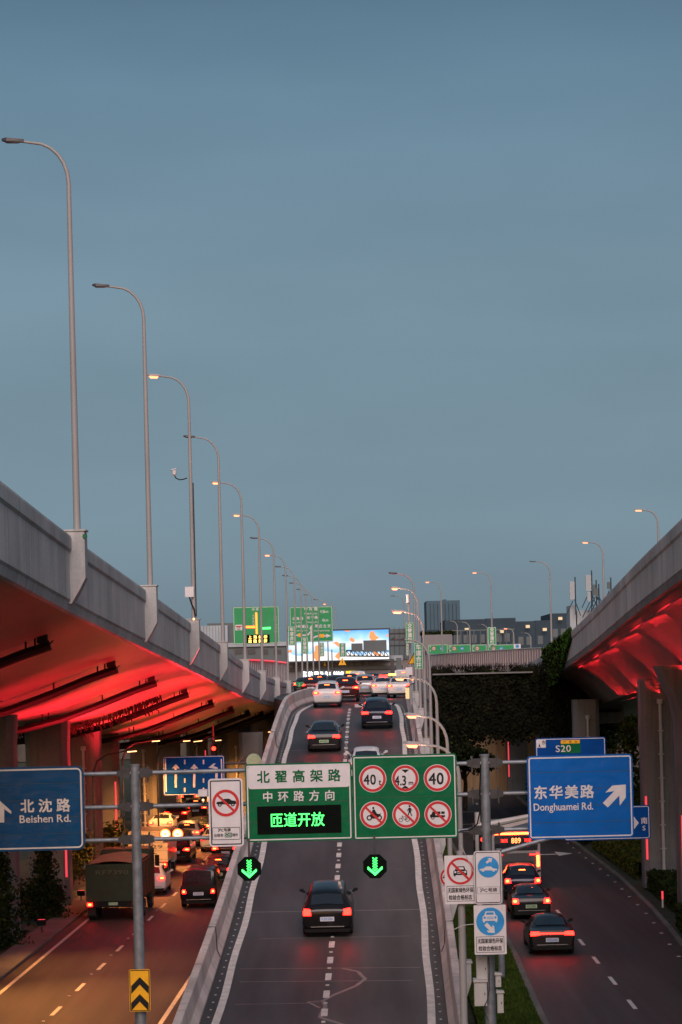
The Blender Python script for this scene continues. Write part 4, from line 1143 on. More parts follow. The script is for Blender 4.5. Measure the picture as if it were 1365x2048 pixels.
# lamps standing along the right edge of the ramp: Y, picture y of head, picture x of head, lit
RAMPL = [(73, 1490, 825, 1, 'nearest lamp beside the ramp, its head glowing just above the green sign'), (85, 1432, 824, 1, 'lit lamp beside the ramp, second lowest of the row'), (97, 1357, 800, 1, 'lit lamp beside the ramp with a yellowish tube hanging at its tip'),
         (110, 1280, 797, 0, 'unlit lamp beside the ramp, head crossing the green banner'), (124, 1224, 793, 2, 'brightest lamp beside the ramp, large warm glow right of the billboard'), (139, 1177, 790, 1, 'glowing lamp beside the ramp, second from the top of the row'),
         (156, 1148, 786, 0, 'topmost lamp of the row beside the ramp, unlit')]
RPX = [(73, 3.72), (85, 3.92), (97, 4.06), (110, 4.30), (124, 4.56), (139, 4.82), (156, 5.15)]
RAMP_LAMP = []
for Y, hy, hx, lit, lab in RAMPL:
    x = interp(Y, RPX); zt = at(hx, hy, Y).z; zb = rz(Y) + .62
    hxw = at(hx, hy, Y).x
    o = empty('street_lamp', (x, Y, zb), lab, 'street lamp', 'curved lamps beside the ramp')
    lamp_parts(o, zt - zb + .12, x - hxw + .25, bool(lit), r0=.10, r1=.06, energy=90 * lit, rad=1.05, head=.55 if lit < 2 else .7)
    # its concrete foot on the outside of the barrier
    f = MB(); f.box(-.22, .22, -.3, .3, -.62, -.02); f.box(-.26, .26, -.34, .34, -.03, .03)
    f.prism([(-.22, -.62), (.22, -.62), (.0, -1.3), (-.22, -1.5)], -.3, .3)
    f.build('foot', 'cap', o)
    RAMP_LAMP.append(o)
o = empty('lamp_tube', at(816, 1375, 96.8), 'yellowish lit tube box hanging beside the lamp over the right barrier', 'light')
MB().box(-.10, .06, -.08, .08, -.48, .0).build('tube', glow('tube_glass', (1, .72, .35), .55, (.5, .4, .2)), o); MB().box(-.12, .08, -.1, .1, 0, .06).build('holder', 'dark_steel', o)
MB().tube([(0, 0, .05), (.3, 0, .20)], .02, 5).build('bracket', 'dark_steel', o)

# lamps of the curving road far right: picture x/y of head, Y, lit
for px, py, Y, lit, dx, zb, lab in ((1270, 1018, 205, 1, 46, 2.6, 'glowing lamp highest up on the far right, above the viaduct edge'), (1165, 1083, 255, 1, 41, 3.0, 'glowing lamp right of the rooftop antennas'), (1060, 1122, 300, 0, 40, 3.1, 'unlit lamp left of the rooftop antennas'),
                                    (945, 1144, 341, 1, 37, 3.3, 'glowing lamp whose pole carries a green banner on the far right'), (851, 1163, 372, 1, 31, 3.4, 'glowing lamp in front of the distant blue tower'),
                                    (782, 1191, 400, 0, 26, 2.5, 'small unlit lamp left of the row beside the ramp'), (893, 1241, 470, 0, 22, 0, 'small unlit lamp under the distant dark building, left one'), (915, 1243, 430, 0, 25, 0, 'small unlit lamp under the distant dark building, right of another'),
                                    (955, 1248, 470, 0, 20, 0, 'small unlit lamp in front of the dark building, beside the banner'), (1008, 1256, 430, 1, 20, 0, 'small glowing lamp in front of the dark building'), (1042, 1265, 470, 0, 20, 0, 'small unlit lamp low before the dark building')):
    p = at(px, py, Y); x = at(px + dx, py + 12, Y).x
    base = CAMZ + zb
    o = empty('street_lamp', (x, Y, base), lab, 'street lamp', 'lamps of the far right road')
    arm = x - p.x; H = p.z - base
    lamp_parts(o, H, arm, lit, r0=.11 + Y * .0001, r1=.09, rad=min(1.6, arm * .6), head=.8, up=.1)

# vertical green banners
def banner(label, t, x0, y0, x1, y1, Y):
    s = Sign('lane_banner', label, 'banner sign', x0, y0, x1, y1, Y, 'green vertical banners on lamp poles').panel('sign_green_far', 1.2, 'white', .5, .8, t=.05)
    s.text(t, (x0 + x1) / 2, (y0 + y1) / 2, (x1 - x0) * .72, (y1 - y0) * .92, 'white', .03, vertical=True)
banner('green banner with four white characters, nearest one beside the orange triangle', '车道合并', 829, 1286, 846, 1338, 123.6)
banner('green banner on the camera pole beside the ramp lamps', '交替通行', 812, 1245, 828, 1286, 138.6)
banner('narrow green banner below another at the far end of the ramp lamps', '车道合并', 813, 1287, 821, 1311, 155.6)
banner('green banner on the far right lamp pole', '交替通行', 976, 1254, 993, 1290, 340.6)
banner('green banner on the left row, in front of the green highway sign', '车道合并', 577, 1253, 591, 1291, LAMPY[7] - .4)
banner('green banner on the left row, second from the left', '交替通行', 603, 1275, 617, 1308, LAMPY[9] - .4)
banner('small green banner left of the orange triangle, third of the left row', '车道合并', 639, 1285, 649, 1313, 300)
banner('small green banner just above the distant orange triangle', '交替通行', 679, 1286, 692, 1314, 320)
s = Sign('warning_sign', 'orange triangular warning sign half hidden behind the green banner', 'traffic sign', 815, 1303, 845, 1328, 124.2)
s.panel('yellow', shape=[(-s.w / 2, -s.h / 2), (s.w / 2, -s.h / 2), (0, s.h / 2)]); s.icon(830, 1319, 10, [('l', (-1.3, -.85), (1.3, -.85), .14), ('l', (-1.35, -.9), (0, 1.45), .14), ('l', (1.35, -.9), (0, 1.45), .14)], 'ink', 'border')
s = Sign('warning_sign', 'small orange warning triangle over the queue of cars', 'traffic sign', 677, 1315, 693, 1330, 300)
s.panel('yellow', shape=[(-s.w / 2, -s.h / 2), (s.w / 2, -s.h / 2), (0, s.h / 2)]); s.icon(685, 1324, 5, [('l', (0, -.5), (0, .5), .3)], 'ink', 'symbol')
s = Sign('route_shield', 'small green shield sign on the left end of the ramp barrier', 'traffic sign', 591, 1364, 608, 1375, 160)
s.panel('sign_green_far', shape=[(-s.w / 2, s.h / 2), (s.w / 2, s.h / 2), (s.w / 2, -.0), (.0, -s.h / 2), (-s.w / 2, 0)], t=.03); s.text('2', 599.5, 1369, 3.5, 5, 'white', .02)
# camera and box on the pole behind the ramp lamps
xb = interp(139, RPX) - .55
o = empty('camera_pole', (xb, 139.5, rz(139)), 'straight grey pole with a white camera on top, behind the green banner', 'post')
MB().tube([(0, 0, -.6), (0, 0, at(820, 1188, 139).z - rz(139))], .09, 8, r1=.07).build('pole', 'pole', o)
mb = MB(); zc = at(820, 1200, 139).z - rz(139); mb.tube([(-.06, -.16, zc - .15), (-.06, -.16, zc + .35)], .10, 10); mb.build('camera', 'white', o)
MB().box(-.3, .12, -.3, -.1, at(823, 1350, 139).z - rz(139), at(823, 1341, 139).z - rz(139) + .2).build('equipment_box', 'white', o)
# ================================================================== VEHICLES
PAINT = {}
def paint(name, c, metal=0.3, rough=0.28):
    if name not in PAINT:
        PAINT[name] = flat('car_paint_' + name, c, rough, metal, var=.04, scale=2, coat=.25, spec=.35)
        M['paint_' + name] = PAINT[name]
    return 'paint_' + name
for nm, c in (('black', (.012, .012, .014)), ('navy', (.014, .018, .035)), ('white', (.62, .60, .60)), ('silver', (.34, .35, .37)), ('grey', (.10, .10, .11)), ('maroon', (.07, .012, .014)), ('green', (.020, .075, .025)), ('beige', (.55, .47, .33)), ('blue', (.02, .05, .16)), ('orange', (.55, .20, .03))):
    paint(nm, c, 0.0 if nm in ('white', 'green', 'beige', 'orange') else .35)
# stations: y, half width at sill, half width at belt, belt height, half width at roof, roof height, floor height
KINDS = {
 'sedan': dict(L=4.75, W=.93, roof=1.45, belt=.97, st=[(0, .80, .82, .86, .72, .88, .30), (.10, .88, .89, 1.0, .78, 1.02, .24), (.55, .92, .91, 1.03, .76, 1.07, .2), (.62, .92, .91, 1.03, .74, 1.10, .2), (1.35, .93, .92, 1.0, .60, 1.42, .2), (1.9, .93, .92, .98, .60, 1.46, .2), (2.6, .93, .92, .96, .60, 1.44, .2), (3.45, .92, .90, .93, .72, .98, .2), (4.2, .90, .86, .82, .66, .84, .22), (4.65, .82, .78, .66, .55, .68, .28), (4.75, .72, .70, .55, .5, .56, .32)], rw=(3, 4), ws=(6, 7), sw=(3, 6), tail=.84),
 'suv': dict(L=4.7, W=.95, roof=1.68, belt=1.08, st=[(0, .82, .84, 1.0, .74, 1.02, .42), (.06, .90, .90, 1.06, .76, 1.10, .34), (.16, .93, .92, 1.08, .72, 1.18, .3), (.55, .95, .93, 1.08, .64, 1.58, .28), (.9, .95, .93, 1.08, .63, 1.66, .28), (1.9, .95, .93, 1.06, .63, 1.69, .28), (2.6, .95, .93, 1.04, .62, 1.66, .28), (3.4, .94, .92, 1.02, .74, 1.08, .28), (4.2, .92, .88, .95, .68, .97, .3), (4.62, .84, .80, .80, .6, .82, .34), (4.7, .74, .72, .66, .5, .68, .4)], rw=(2, 3), ws=(6, 7), sw=(3, 6), tail=.95),
 'van': dict(L=4.9, W=.93, roof=1.95, belt=1.12, st=[(0, .86, .88, 1.10, .78, 1.14, .42), (.05, .91, .91, 1.12, .78, 1.18, .34), (.30, .93, .92, 1.12, .74, 1.88, .3), (.6, .93, .92, 1.12, .74, 1.95, .28), (1.6, .93, .92, 1.12, .74, 1.97, .28), (2.6, .93, .92, 1.12, .74, 1.97, .28), (3.5, .93, .92, 1.10, .72, 1.90, .28), (4.2, .93, .90, 1.05, .74, 1.12, .28), (4.6, .90, .86, .95, .66, .98, .3), (4.85, .84, .80, .8, .6, .82, .34), (4.9, .8, .76, .7, .55, .72, .36)], rw=(1, 2), ws=(6, 7), sw=(2, 6), tail=.85),
 'hatch': dict(L=3.9, W=.87, roof=1.55, belt=.98, st=[(0, .76, .78, .90, .68, .93, .34), (.06, .84, .84, .98, .72, 1.02, .28), (.18, .86, .86, 1.0, .66, 1.10, .22), (.62, .87, .86, 1.0, .57, 1.47, .2), (.95, .87, .86, 1.0, .56, 1.54, .2), (1.6, .87, .86, .98, .56, 1.56, .2), (2.3, .87, .86, .96, .56, 1.53, .2), (3.0, .86, .84, .94, .66, .99, .2), (3.5, .84, .80, .84, .6, .87, .22), (3.82, .76, .74, .7, .5, .72, .28), (3.9, .68, .66, .6, .45, .62, .3)], rw=(2, 3), ws=(6, 7), sw=(3, 6), tail=.86),
}
def section(s):
    y, wl, wb, hb, wr, hr, fl = s
    top = hr; gh = hr - hb
    pts = [(0, fl), (wl * .86, fl), (wl * .97, fl + .12), (wl, fl + .26), (wb * 1.005, hb * .72), (wb, hb - .10), (wb * .975, hb)]
    if gh > .12:
        pts += [(wr + (wb * .95 - wr) * .42, hb + gh * .52), (wr + .03, hr - .09), (wr * .88, hr - .02), (wr * .5, hr + .01), (0, hr + .02)]
    else:
        pts += [(wb * .93, hb + gh * .3), (wb * .88, hb + gh * .5), (wr * .85, hr - .005), (wr * .5, hr + .008), (0, hr + .012)]
    return pts
def lerp_st(st, y):
    for a, b in zip(st, st[1:]):
        if a[0] <= y <= b[0]:
            k = (y - a[0]) / (b[0] - a[0]); return tuple(p + (q - p) * k for p, q in zip(a, b))
    return st[-1]
def car_body(kd):
    st = kd['st']; ys = []
    for a, b in zip(st, st[1:]):
        n = max(1, int((b[0] - a[0]) / .35)); ys += [a[0] + (b[0] - a[0]) * i / n for i in range(n)]
    ys.append(st[-1][0])
    mb = MB(); vs = []; n = 0
    for y in ys:
        p = section(lerp_st(st, y)); ring = p + [(-a, b) for a, b in p[-2:0:-1]]; n = len(ring)
        vs += [(a, y, b) for a, b in ring]
    fs = [(i * n + j, i * n + (j + 1) % n, (i + 1) * n + (j + 1) % n, (i + 1) * n + j) for i in range(len(ys) - 1) for j in range(n)]
    fs += [tuple(range(n))[::-1], tuple((len(ys) - 1) * n + j for j in range(n))]
    mb.add(vs, fs); return mb
def pane(pts, off):
    mb = MB(); v = [Vector(p) for p in pts]
    nrm = (v[1] - v[0]).cross(v[-1] - v[0]).normalized()
    if nrm.dot(Vector(off)) < 0: nrm = -nrm
    mb.add([p + nrm * .012 for p in v], [tuple(range(len(v)))]); return mb
_cars = {}
def wheel_part(root, x, y, r, w):
    mb = MB(); s = 1 if x > 0 else -1
    prof = [(r * .62, -w / 2), (r * .92, -w / 2), (r, -w / 2 + .03), (r, w / 2 - .03), (r * .92, w / 2), (r * .62, w / 2)]
    n = 20; vs = []
    for i in range(n):
        a = 2 * math.pi * i / n
        vs += [(x + b, y + c * math.cos(a), r + c * math.sin(a)) for c, b in prof]
    k = len(prof)
    mb.add(vs, [(i * k + j, i * k + (j + 1) % k, ((i + 1) % n) * k + (j + 1) % k, ((i + 1) % n) * k + j) for i in range(n) for j in range(k)])
    t = mb.build('wheel', 'rubber', root, smooth=40)
    mb = MB(); mb.add([(x + s * (w / 2 - .02), y + r * .62 * math.cos(2 * math.pi * i / 14), r + r * .62 * math.sin(2 * math.pi * i / 14)) for i in range(14)], [tuple(range(14))])
    mb.build('rim', 'rim', t)
def rear_lamp_shape(style, W, tz, y0):
    """outline x0,x1,z0,z1 of the right lamp"""
    return {'wide': (W * .52, W * .93, tz - .04, tz + .13), 'box': (W * .62, W * .92, tz - .08, tz + .16), 'tall': (W * .74, W * .93, tz - .20, tz + .30), 'round': (W * .66, W * .86, tz - .10, tz + .10)}[style]
def car(kind, col, label, x, y, z, style='wide', brake=True, mid=True, rot=-.019, pitch=0.0, group=None, plate='plate', lit=True, bar=False, taxi=None, scale=1.0, cat='car', name=None, core=True, high=None, rack=False):
    kd = KINDS[kind]; st = kd['st']; W = kd['W']
    root = empty(name or {'sedan': 'sedan_car', 'suv': 'suv_car', 'van': 'minivan', 'hatch': 'hatchback_car'}[kind], (x, y, z), label, cat, group, rot)
    root.rotation_euler = (pitch, 0, rot); root.scale = (scale,) * 3
    key = (kind, col)
    if key not in _cars:
        b = car_body(kd).build('body', 'paint_' + col, root, smooth=42); _cars[key] = b.data
    else:
        b = bpy.data.objects.new('body', _cars[key]); COL.objects.link(b); b.parent = root
    # glass
    def pt(y, side, idx, dz=0, dx=0): 
        p = section(lerp_st(st, y))[idx]; return (side * (p[0] + dx), y, p[1] + dz)
    a, c = st[kd['rw'][0]], st[kd['rw'][1]]
    ya, yc = a[0] + (c[0] - a[0]) * .12, a[0] + (c[0] - a[0]) * .92
    sa, sc = section(lerp_st(st, ya)), section(lerp_st(st, yc))
    def rear(f, yy, ss): return [(-f * ss[9][0], yy, ss[9][1] + .01), (0, yy, ss[11][1] + .01), (f * ss[9][0], yy, ss[9][1] + .01)]
    pts = rear(.97, ya, sa) + rear(.97, yc, sc)[::-1]
    mb = MB(); mb.add([Vector(p) + Vector((0, -.012, .012)) for p in pts], [(0, 1, 4, 5), (1, 2, 3, 4)]); mb.build('rear_window', 'glass', root)
    a, c = st[kd['ws'][0]], st[kd['ws'][1]]
    ya, yc = a[0] + (c[0] - a[0]) * .08, a[0] + (c[0] - a[0]) * .92
    sa, sc = section(lerp_st(st, ya)), section(lerp_st(st, yc))
    pts = rear(.97, ya, sa) + rear(.97, yc, sc)[::-1]
    mb = MB(); mb.add([Vector(p) + Vector((0, .012, .014)) for p in pts], [(0, 1, 4, 5), (1, 2, 3, 4)]); mb.build('windscreen', 'glass', root)
    y0, y1 = st[kd['sw'][0]][0] + .25, st[kd['sw'][1]][0] + .15
    for sx in (-1, 1):
        n = 6
        lo = [pt(y0 + (y1 - y0) * i / n, sx, 6, .03, .008) for i in range(n + 1)]; hi = [pt(y0 + (y1 - y0) * i / n, sx, 8, -.01, .014) for i in range(n + 1)]
        mid_ = [pt(y0 + (y1 - y0) * i / n, sx, 7, 0, .012) for i in range(n + 1)]
        mb = MB(); mb.add(lo + mid_ + hi, [(i, i + 1, n + 2 + i, n + 1 + i) for i in range(n)] + [(n + 1 + i, n + 2 + i, 2 * n + 3 + i, 2 * n + 2 + i) for i in range(n)])
        mb.build('side_window', 'glass', root)
        # mirror
        my = st[kd['ws'][1]][0] - .35; mx = sx * (W + .0); mz = kd['belt'] + .05
        mb = MB(); mb.prism([(mx, mz), (mx + sx * .15, mz + .02), (mx + sx * .17, mz + .08), (mx + sx * .13, mz + .12), (mx, mz + .11)], my, my + .12); mb.box(min(mx - sx * .06, mx + sx * .05), max(mx - sx * .06, mx + sx * .05), my + .03, my + .09, mz - .03, mz + .04)
        mb.build('mirror', 'black' if col != 'white' else 'paint_white', root)
        tz = kd['tail']
        x0, x1, z0, z1 = rear_lamp_shape(style, W, tz, 0)
        mb = MB(); q = [(x0, z0 + (.03 if style == 'wide' else 0)), (x1, z0), (x1 + .015, (z0 + z1) / 2), (x1 - .02, z1), (x0 + .04, z1 - .02)]
        mb.prism([(sx * a_, b_) for a_, b_ in q], -.035, .12)
        # wrap round the corner
        tl = mb.build('tail_lamp', 'tail' if brake else ('tail_soft' if lit else 'red'), root)
        if brake and core:
            cx, cz = (x0 + x1) / 2 + (x1 - x0) * .12, (z0 + z1) / 2; w2, h2 = (x1 - x0) * .26, (z1 - z0) * .26
            mb = MB(); mb.prism(rrect(sx * cx - w2, sx * cx + w2, cz - h2, cz + h2, min(w2, h2) * .8), -.045, -.036); mb.build('bulb', 'tail_core', tl)
    if bar:
        mb = MB(); mb.box(-W * .6, W * .6, -.03, .05, kd['tail'] + .02, kd['tail'] + .075); mb.build('light_bar', 'tail', root)
    # bumper, plate, number plate recess, exhaust trim
    mb = MB(); mb.prism([(-W * .9, .36), (W * .9, .36), (W * .84, .24), (-W * .84, .24)], -.02, .2); mb.build('bumper', 'black', root)
    pz = (.62 if kind in ('sedan', 'hatch') else .72)
    mb = MB(); mb.prism(rrect(-.26, .26, pz - .07, pz + .09, .02), -.022, .05); pl = mb.build('number_plate', plate, root)
    mb = MB(); text(mb, ''.join(rnd.choice('ABCDEFGHJKLMN') if i == 0 else rnd.choice('0123456789') for i in range(6)), 0, pz + .01, .42, .09, -.028, None, 0); mb.build('lettering', 'ink' if plate == 'plate_green' else 'panel_blue', pl)
    mb = MB(); mb.box(-.62, .62, -.012, .05, .43, .45); mb.build('bumper_trim', 'chrome', root)
    if mid and brake:
        yy = st[kd['rw'][1]][0] - .06; zz_ = section(lerp_st(st, yy))[10][1]
        w2 = .16
        mb = MB(); mb.box(-w2, w2, yy - .10, yy - .03, zz_ - .05, zz_ - .015); mb.build('brake_lamp', 'tail_core', root)
    for sy in (.85, kd['L'] - .85):
        for sx in (-1, 1): wheel_part(root, sx * (W - .13), sy, .33, .22)
    if taxi:
        yy = st[5][0]; mb = MB(); mb.prism(rrect(-.32, .32, kd['roof'], kd['roof'] + .2, .05), yy, yy + .18); mb.build('roof_sign', taxi, root)
    if rack:
        for sx in (-1, 1):
            mb = MB(); mb.tube([(sx * .52, .8, kd['roof'] - .02), (sx * .52, .9, kd['roof'] + .05), (sx * .52, 2.4, kd['roof'] + .05), (sx * .52, 2.5, kd['roof'] - .02)], .02, 5); mb.build('roof_rail', 'chrome', root)
    return root
def on_ramp(px, Y, **k):
    z = rz(Y); sl = (rz(Y + 3) - rz(Y)) / 3
    return x_of(px, Y, z), Y, z, math.atan(sl)
def rcar(kind, col, px, Y, label, **k):
    x, y, z, p = on_ramp(px, Y); return car(kind, col, label, x, y, z + .01, pitch=p, **k)
def gcar(kind, col, px, Y, label, **k):
    return car(kind, col, label, x_of(px, Y, 0), Y, .01, **k)
QU = 'cars queueing beyond the ramp crest'
rcar('suv', 'black', 656, 79.6, 'black car low on the ramp straddling the dashed centre line', style='box', mid=False, core=False, scale=.95)
rcar('sedan', 'black', 649, 124, 'black sedan with green plate in the left ramp lane, under the white arrow', style='wide', plate='plate_green', mid=False, core=False)
rcar('sedan', 'white', 734, 113.5, 'white car on the ramp half hidden by the top of the green signs', style='wide', brake=False)
rcar('suv', 'navy', 755, 133.5, 'dark suv with a pale plate in the right ramp lane', style='wide', mid=False, scale=.99, core=False)
rcar('suv', 'white', 655, 149.5, 'white suv braking at the crest, left lane', group=QU, style='wide')
rcar('suv', 'maroon', 692, 156.5, 'dark red car just right of the white suv at the crest', group=QU)
rcar('suv', 'silver', 731, 170, 'silver suv with high brake lamp in the middle of the queue', group=QU, style='tall')
rcar('sedan', 'white', 768, 166, 'white taxi with a bright pinkish roof sign in the queue', group=QU, taxi='taxi_sign' if 'taxi_sign' in M else 'tail_soft')
rcar('sedan', 'white', 800, 163, 'white sedan nearest the right barrier in the queue', group=QU, style='wide', brake=True, mid=False)
extra = [('suv', 'grey', 672, 178), ('sedan', 'black', 712, 186), ('sedan', 'silver', 748, 190), ('suv', 'black', 700, 203), ('van', 'white', 808, 206), ('sedan', 'orange', 786, 188), ('suv', 'grey', 640, 196), ('hatch', 'maroon', 622, 186), ('sedan', 'black', 608, 205),
         ('sedan', 'silver', 660, 222), ('van', 'white', 716, 238), ('suv', 'black', 745, 225), ('suv', 'grey', 775, 232), ('sedan', 'black', 690, 250), ('hatch', 'white', 640, 246), ('sedan', 'grey', 798, 255), ('suv', 'white', 726, 262)]
words = ['grey suv behind the white suv, roof showing', 'black sedan left of the silver suv, mostly hidden', 'silver sedan behind the silver suv', 'black suv in the dark cluster left of the queue centre', 'tall white van at the back near the right barrier', 'orange taxi behind the white taxi', 'grey suv at the left end of the queue', 'dark red hatchback beside the green shield sign', 'black sedan hidden behind the left barrier end',
         'silver sedan far back, left of centre', 'white box van standing above the far car roofs', 'black suv far back, right of centre', 'grey suv far back near the right', 'black sedan far back in the centre', 'white hatchback far back on the left', 'grey sedan farthest right in the back', 'white suv at the very back']
for (k, c, px, Y), w in zip(extra, words):
    rcar(k, c, px, Y, w, group=QU, style=('wide', 'box', 'tall', 'wide')[(px + Y) % 4], mid=(px % 3 != 0), taxi='amber' if c == 'orange' else None)
# cars on the left viaduct deck seen over its parapet
for (k, c, dx, Y, w) in (('sedan', 'white', -2.2, 196, 'pale car on the left viaduct deck, roof over the parapet'), ('sedan', 'black', -2.0, 207, 'dark car on the left viaduct deck behind the pale one'), ('suv', 'silver', -2.3, 219, 'silver suv on the left viaduct deck, farthest visible')):
    car(k, c, w, interp(Y, VX) + dx, Y, interp(Y, VZ) - 1.14, group='cars on the left viaduct')

# --- left road
LQ = 'vehicles on the left road'
gcar('suv', 'black', 437, 124.5, 'dark suv with strongly glowing lamps, right lane beside the ramp barrier', group=LQ, plate='plate_green')
v = gcar('van', 'black', 398, 113.5, 'dark van low in the right lane with two small round red lamps', group=LQ, style='round', mid=False, core=True)
gcar('hatch', 'white', 300, 121, 'small white car squeezed between the green truck and the lane line', group=LQ, mid=False)
bv = gcar('van', 'black', 352, 141, 'black van with a long brake light, right of the white box truck', group=LQ)
gcar('suv', 'silver', 374, 155, 'silver suv right behind the black van', group=LQ)
gcar('sedan', 'black', 397, 163, 'black sedan half hidden by the tall white sign, left road', group=LQ)
gcar('van', 'white', 414, 196, 'white van far down the left road beside the tall white sign', group=LQ, brake=False)
gcar('suv', 'black', 392, 185, 'black suv far down the left road with a high brake light', group=LQ)
gcar('sedan', 'black', 379, 205, 'dark sedan farther down the left road', group=LQ)
gcar('sedan', 'grey', 411, 225, 'grey sedan at the far end of the left road', group=LQ)
for k_, c_, px_, Y_, w_ in (('sedan', 'white', 322, 168, 'white sedan ahead of the box truck on the left road'), ('suv', 'maroon', 352, 178, 'dark red suv beyond the black van'), ('hatch', 'black', 452, 141, 'black hatchback right beside the ramp wall on the left road'),
                        ('sedan', 'silver', 428, 150, 'silver sedan under the tall white sign, left road'), ('suv', 'black', 446, 160, 'black suv ahead, close to the ramp wall on the left road'), ('sedan', 'maroon', 362, 215, 'tiny dark red sedan far down the left road'), ('hatch', 'silver', 400, 240, 'tiny silver hatchback at the far end of the left road')):
    gcar(k_, c_, px_, Y_, w_, group=LQ)
def truck(label, px, Y, W, H, L, col, boxcol, name, dump=False, num=None, group=LQ):
    root = empty(name, (x_of(px, Y, 0), Y, .01), label, 'truck', group, -.019)
    w = W / 2
    mb = MB()
    if dump:      # open tipper: slanting side boards, sagging tarpaulin
        mb.box(-w, w, 0, .08, .95, H); mb.box(-w, -w + .07, .08, L - 1.9, .95, H - .02); mb.box(w - .07, w, .08, L - 1.9, .95, H - .02); mb.box(-w + .07, w - .07, L - 2.0, L - 1.93, .95, H + .2); mb.box(-w + .07, w - .07, .08, L - 2.0, .95, 1.05)
        for i in range(4): mb.box(-w - .03, -w, .3 + i * 1.3, .42 + i * 1.3, .95, H - .05); mb.box(w, w + .03, .3 + i * 1.3, .42 + i * 1.3, .95, H - .05)
        mb.build('cargo_body', boxcol, root)
        tb = MB(); n = 8
        tb.add([(-w * .92 + (2 * w * .92) * i / n, yy, H - .02 + .16 * math.sin(math.pi * i / n) + (.0 if yy < 1 else .06)) for yy in (-.02, .8, 2.0, 3.2, L - 2.0) for i in range(n + 1)],
               [(r_ * (n + 1) + i, r_ * (n + 1) + i + 1, (r_ + 1) * (n + 1) + i + 1, (r_ + 1) * (n + 1) + i) for r_ in range(4) for i in range(n)])
        tb.build('tarpaulin', 'tarp', root, smooth=60)
    else:
        mb.box(-w, w, 0, L - 1.8, .95, H); mb.build('cargo_body', boxcol, root)
        mb = MB()
        for q in (-1, 1): mb.box(q * w - .03, q * w + .03, -.03, .03, .95, H)
        mb.box(-w, w, -.03, .03, H - .05, H + .02); mb.build('frame', 'chrome' if 0 else boxcol, root)
        for q in (-.25, .25):
            d = MB(); d.tube([(q * 1.0, -.05, 1.05), (q * 1.0, -.05, H - .12)], .02, 6); d.box(q - .1, q + .1, -.07, -.03, 1.55, 1.6); d.build('door_bar', 'dark_steel', root)
        for q in (-w / 2, w / 2):
            d = MB(); d.box(q - w / 2 + .05, q + w / 2 - .02, -.022, -.001, 1.0, H - .1); d.build('door', boxcol, root)
        for q in (1.1, 1.6, 2.1):
            d = MB(); d.box(-w * .98, w * .98, -.034, -.024, q, q + .02) if q < H - .2 else None
            if d.v: d.build('rail', 'galv', root)
    if num:
        mb = MB(); text(mb, num, 0 if dump else w * .2, H - .38 if dump else 1.85, W * .62, .2, -.045, None, 0.01); mb.build('lettering', 'faint_ink' if not dump else 'faint_ink', root)
    # cab
    ch = H + (.30 if dump else -.1)
    mb = MB(); mb.prism([(-w * .97, .6), (w * .97, .6), (w * .97, ch - .12), (w * .9, ch), (-w * .9, ch), (-w * .97, ch - .12)], L - 1.75, L); mb.build('cab', col, root)
    mb = MB(); mb.box(-w * .8, w * .8, L, L + .012, 1.5, ch - .2); mb.build('windscreen', 'glass', root)
    mb = MB(); mb.box(-w * .8, w * .8, L - 1.765, L - 1.75, 1.6 if not dump else ch - .4, ch - .12); mb.build('rear_window', 'glass', root)
    for q in (-1, 1):
        mb = MB(); mb.box(min(q * (w + .02), q * (w + .24)), max(q * (w + .02), q * (w + .24)), L - .25, L - .1, ch - 1.0, ch - .45); mb.tube([(q * w * .95, L - .2, ch - .35), (q * (w + .13), L - .18, ch - .42)], .02, 5); mb.build('mirror', 'black', root)
        mb = MB(); mb.box(q * w * .86 - .12, q * w * .86 + .12, -.06, 0, .72, .88); tl = mb.build('tail_lamp', 'tail', root)
        mb = MB(); mb.prism(rrect(q * w * .86 - .07, q * w * .86 + .07, .76, .86, .04), -.07, -.061); mb.build('bulb', 'tail_core', tl)
        for yy in (.9, 2.1) if L > 6 else (.9,):
            wheel_part(root, q * (w - .22), yy, .46, .42)
        wheel_part(root, q * (w - .18), L - 1.0, .46, .26)
        mb = MB(); mb.box(q * (w - .22) - .2, q * (w - .22) + .2, .28, .31, .25, .75); mb.build('mud_flap', 'rubber', root)
    mb = MB(); mb.box(-w * .35, -w * .25, .2, L - .3, .62, .95); mb.box(w * .25, w * .35, .2, L - .3, .62, .95); mb.box(-w * .98, w * .98, -.05, .06, .66, .74); mb.box(-w * .7, w * .7, .02, .12, .74, .94)
    mb.build('chassis', 'black', root)
    mb = MB(); mb.prism(rrect(-.22, .22, .76, .9, .01), -.075, -.06); mb.build('number_plate', 'plate_green', root)
    return root
M['tarp'] = flat('tarpaulin', (.26, .24, .12), .8, var=.15, scale=2)
M['faint_ink'] = flat('faded_lettering', (.10, .11, .07), .7)
M['truck_green'] = flat('truck_green_boards', (.012, .028, .011), .6, var=.3, scale=2)
truck('dark green tipper truck with tarpaulin, nearest vehicle in the left lane', 228, 108.5, 2.6, 2.72, 7.2, 'truck_green', 'truck_green', 'tipper_truck', True, 'RF7390')
truck('white box truck with number 7929 behind the gantry mast', 298, 131, 2.2, 2.72, 6.2, 'paint_white', 'paint_beige', 'box_truck', False, '7929')
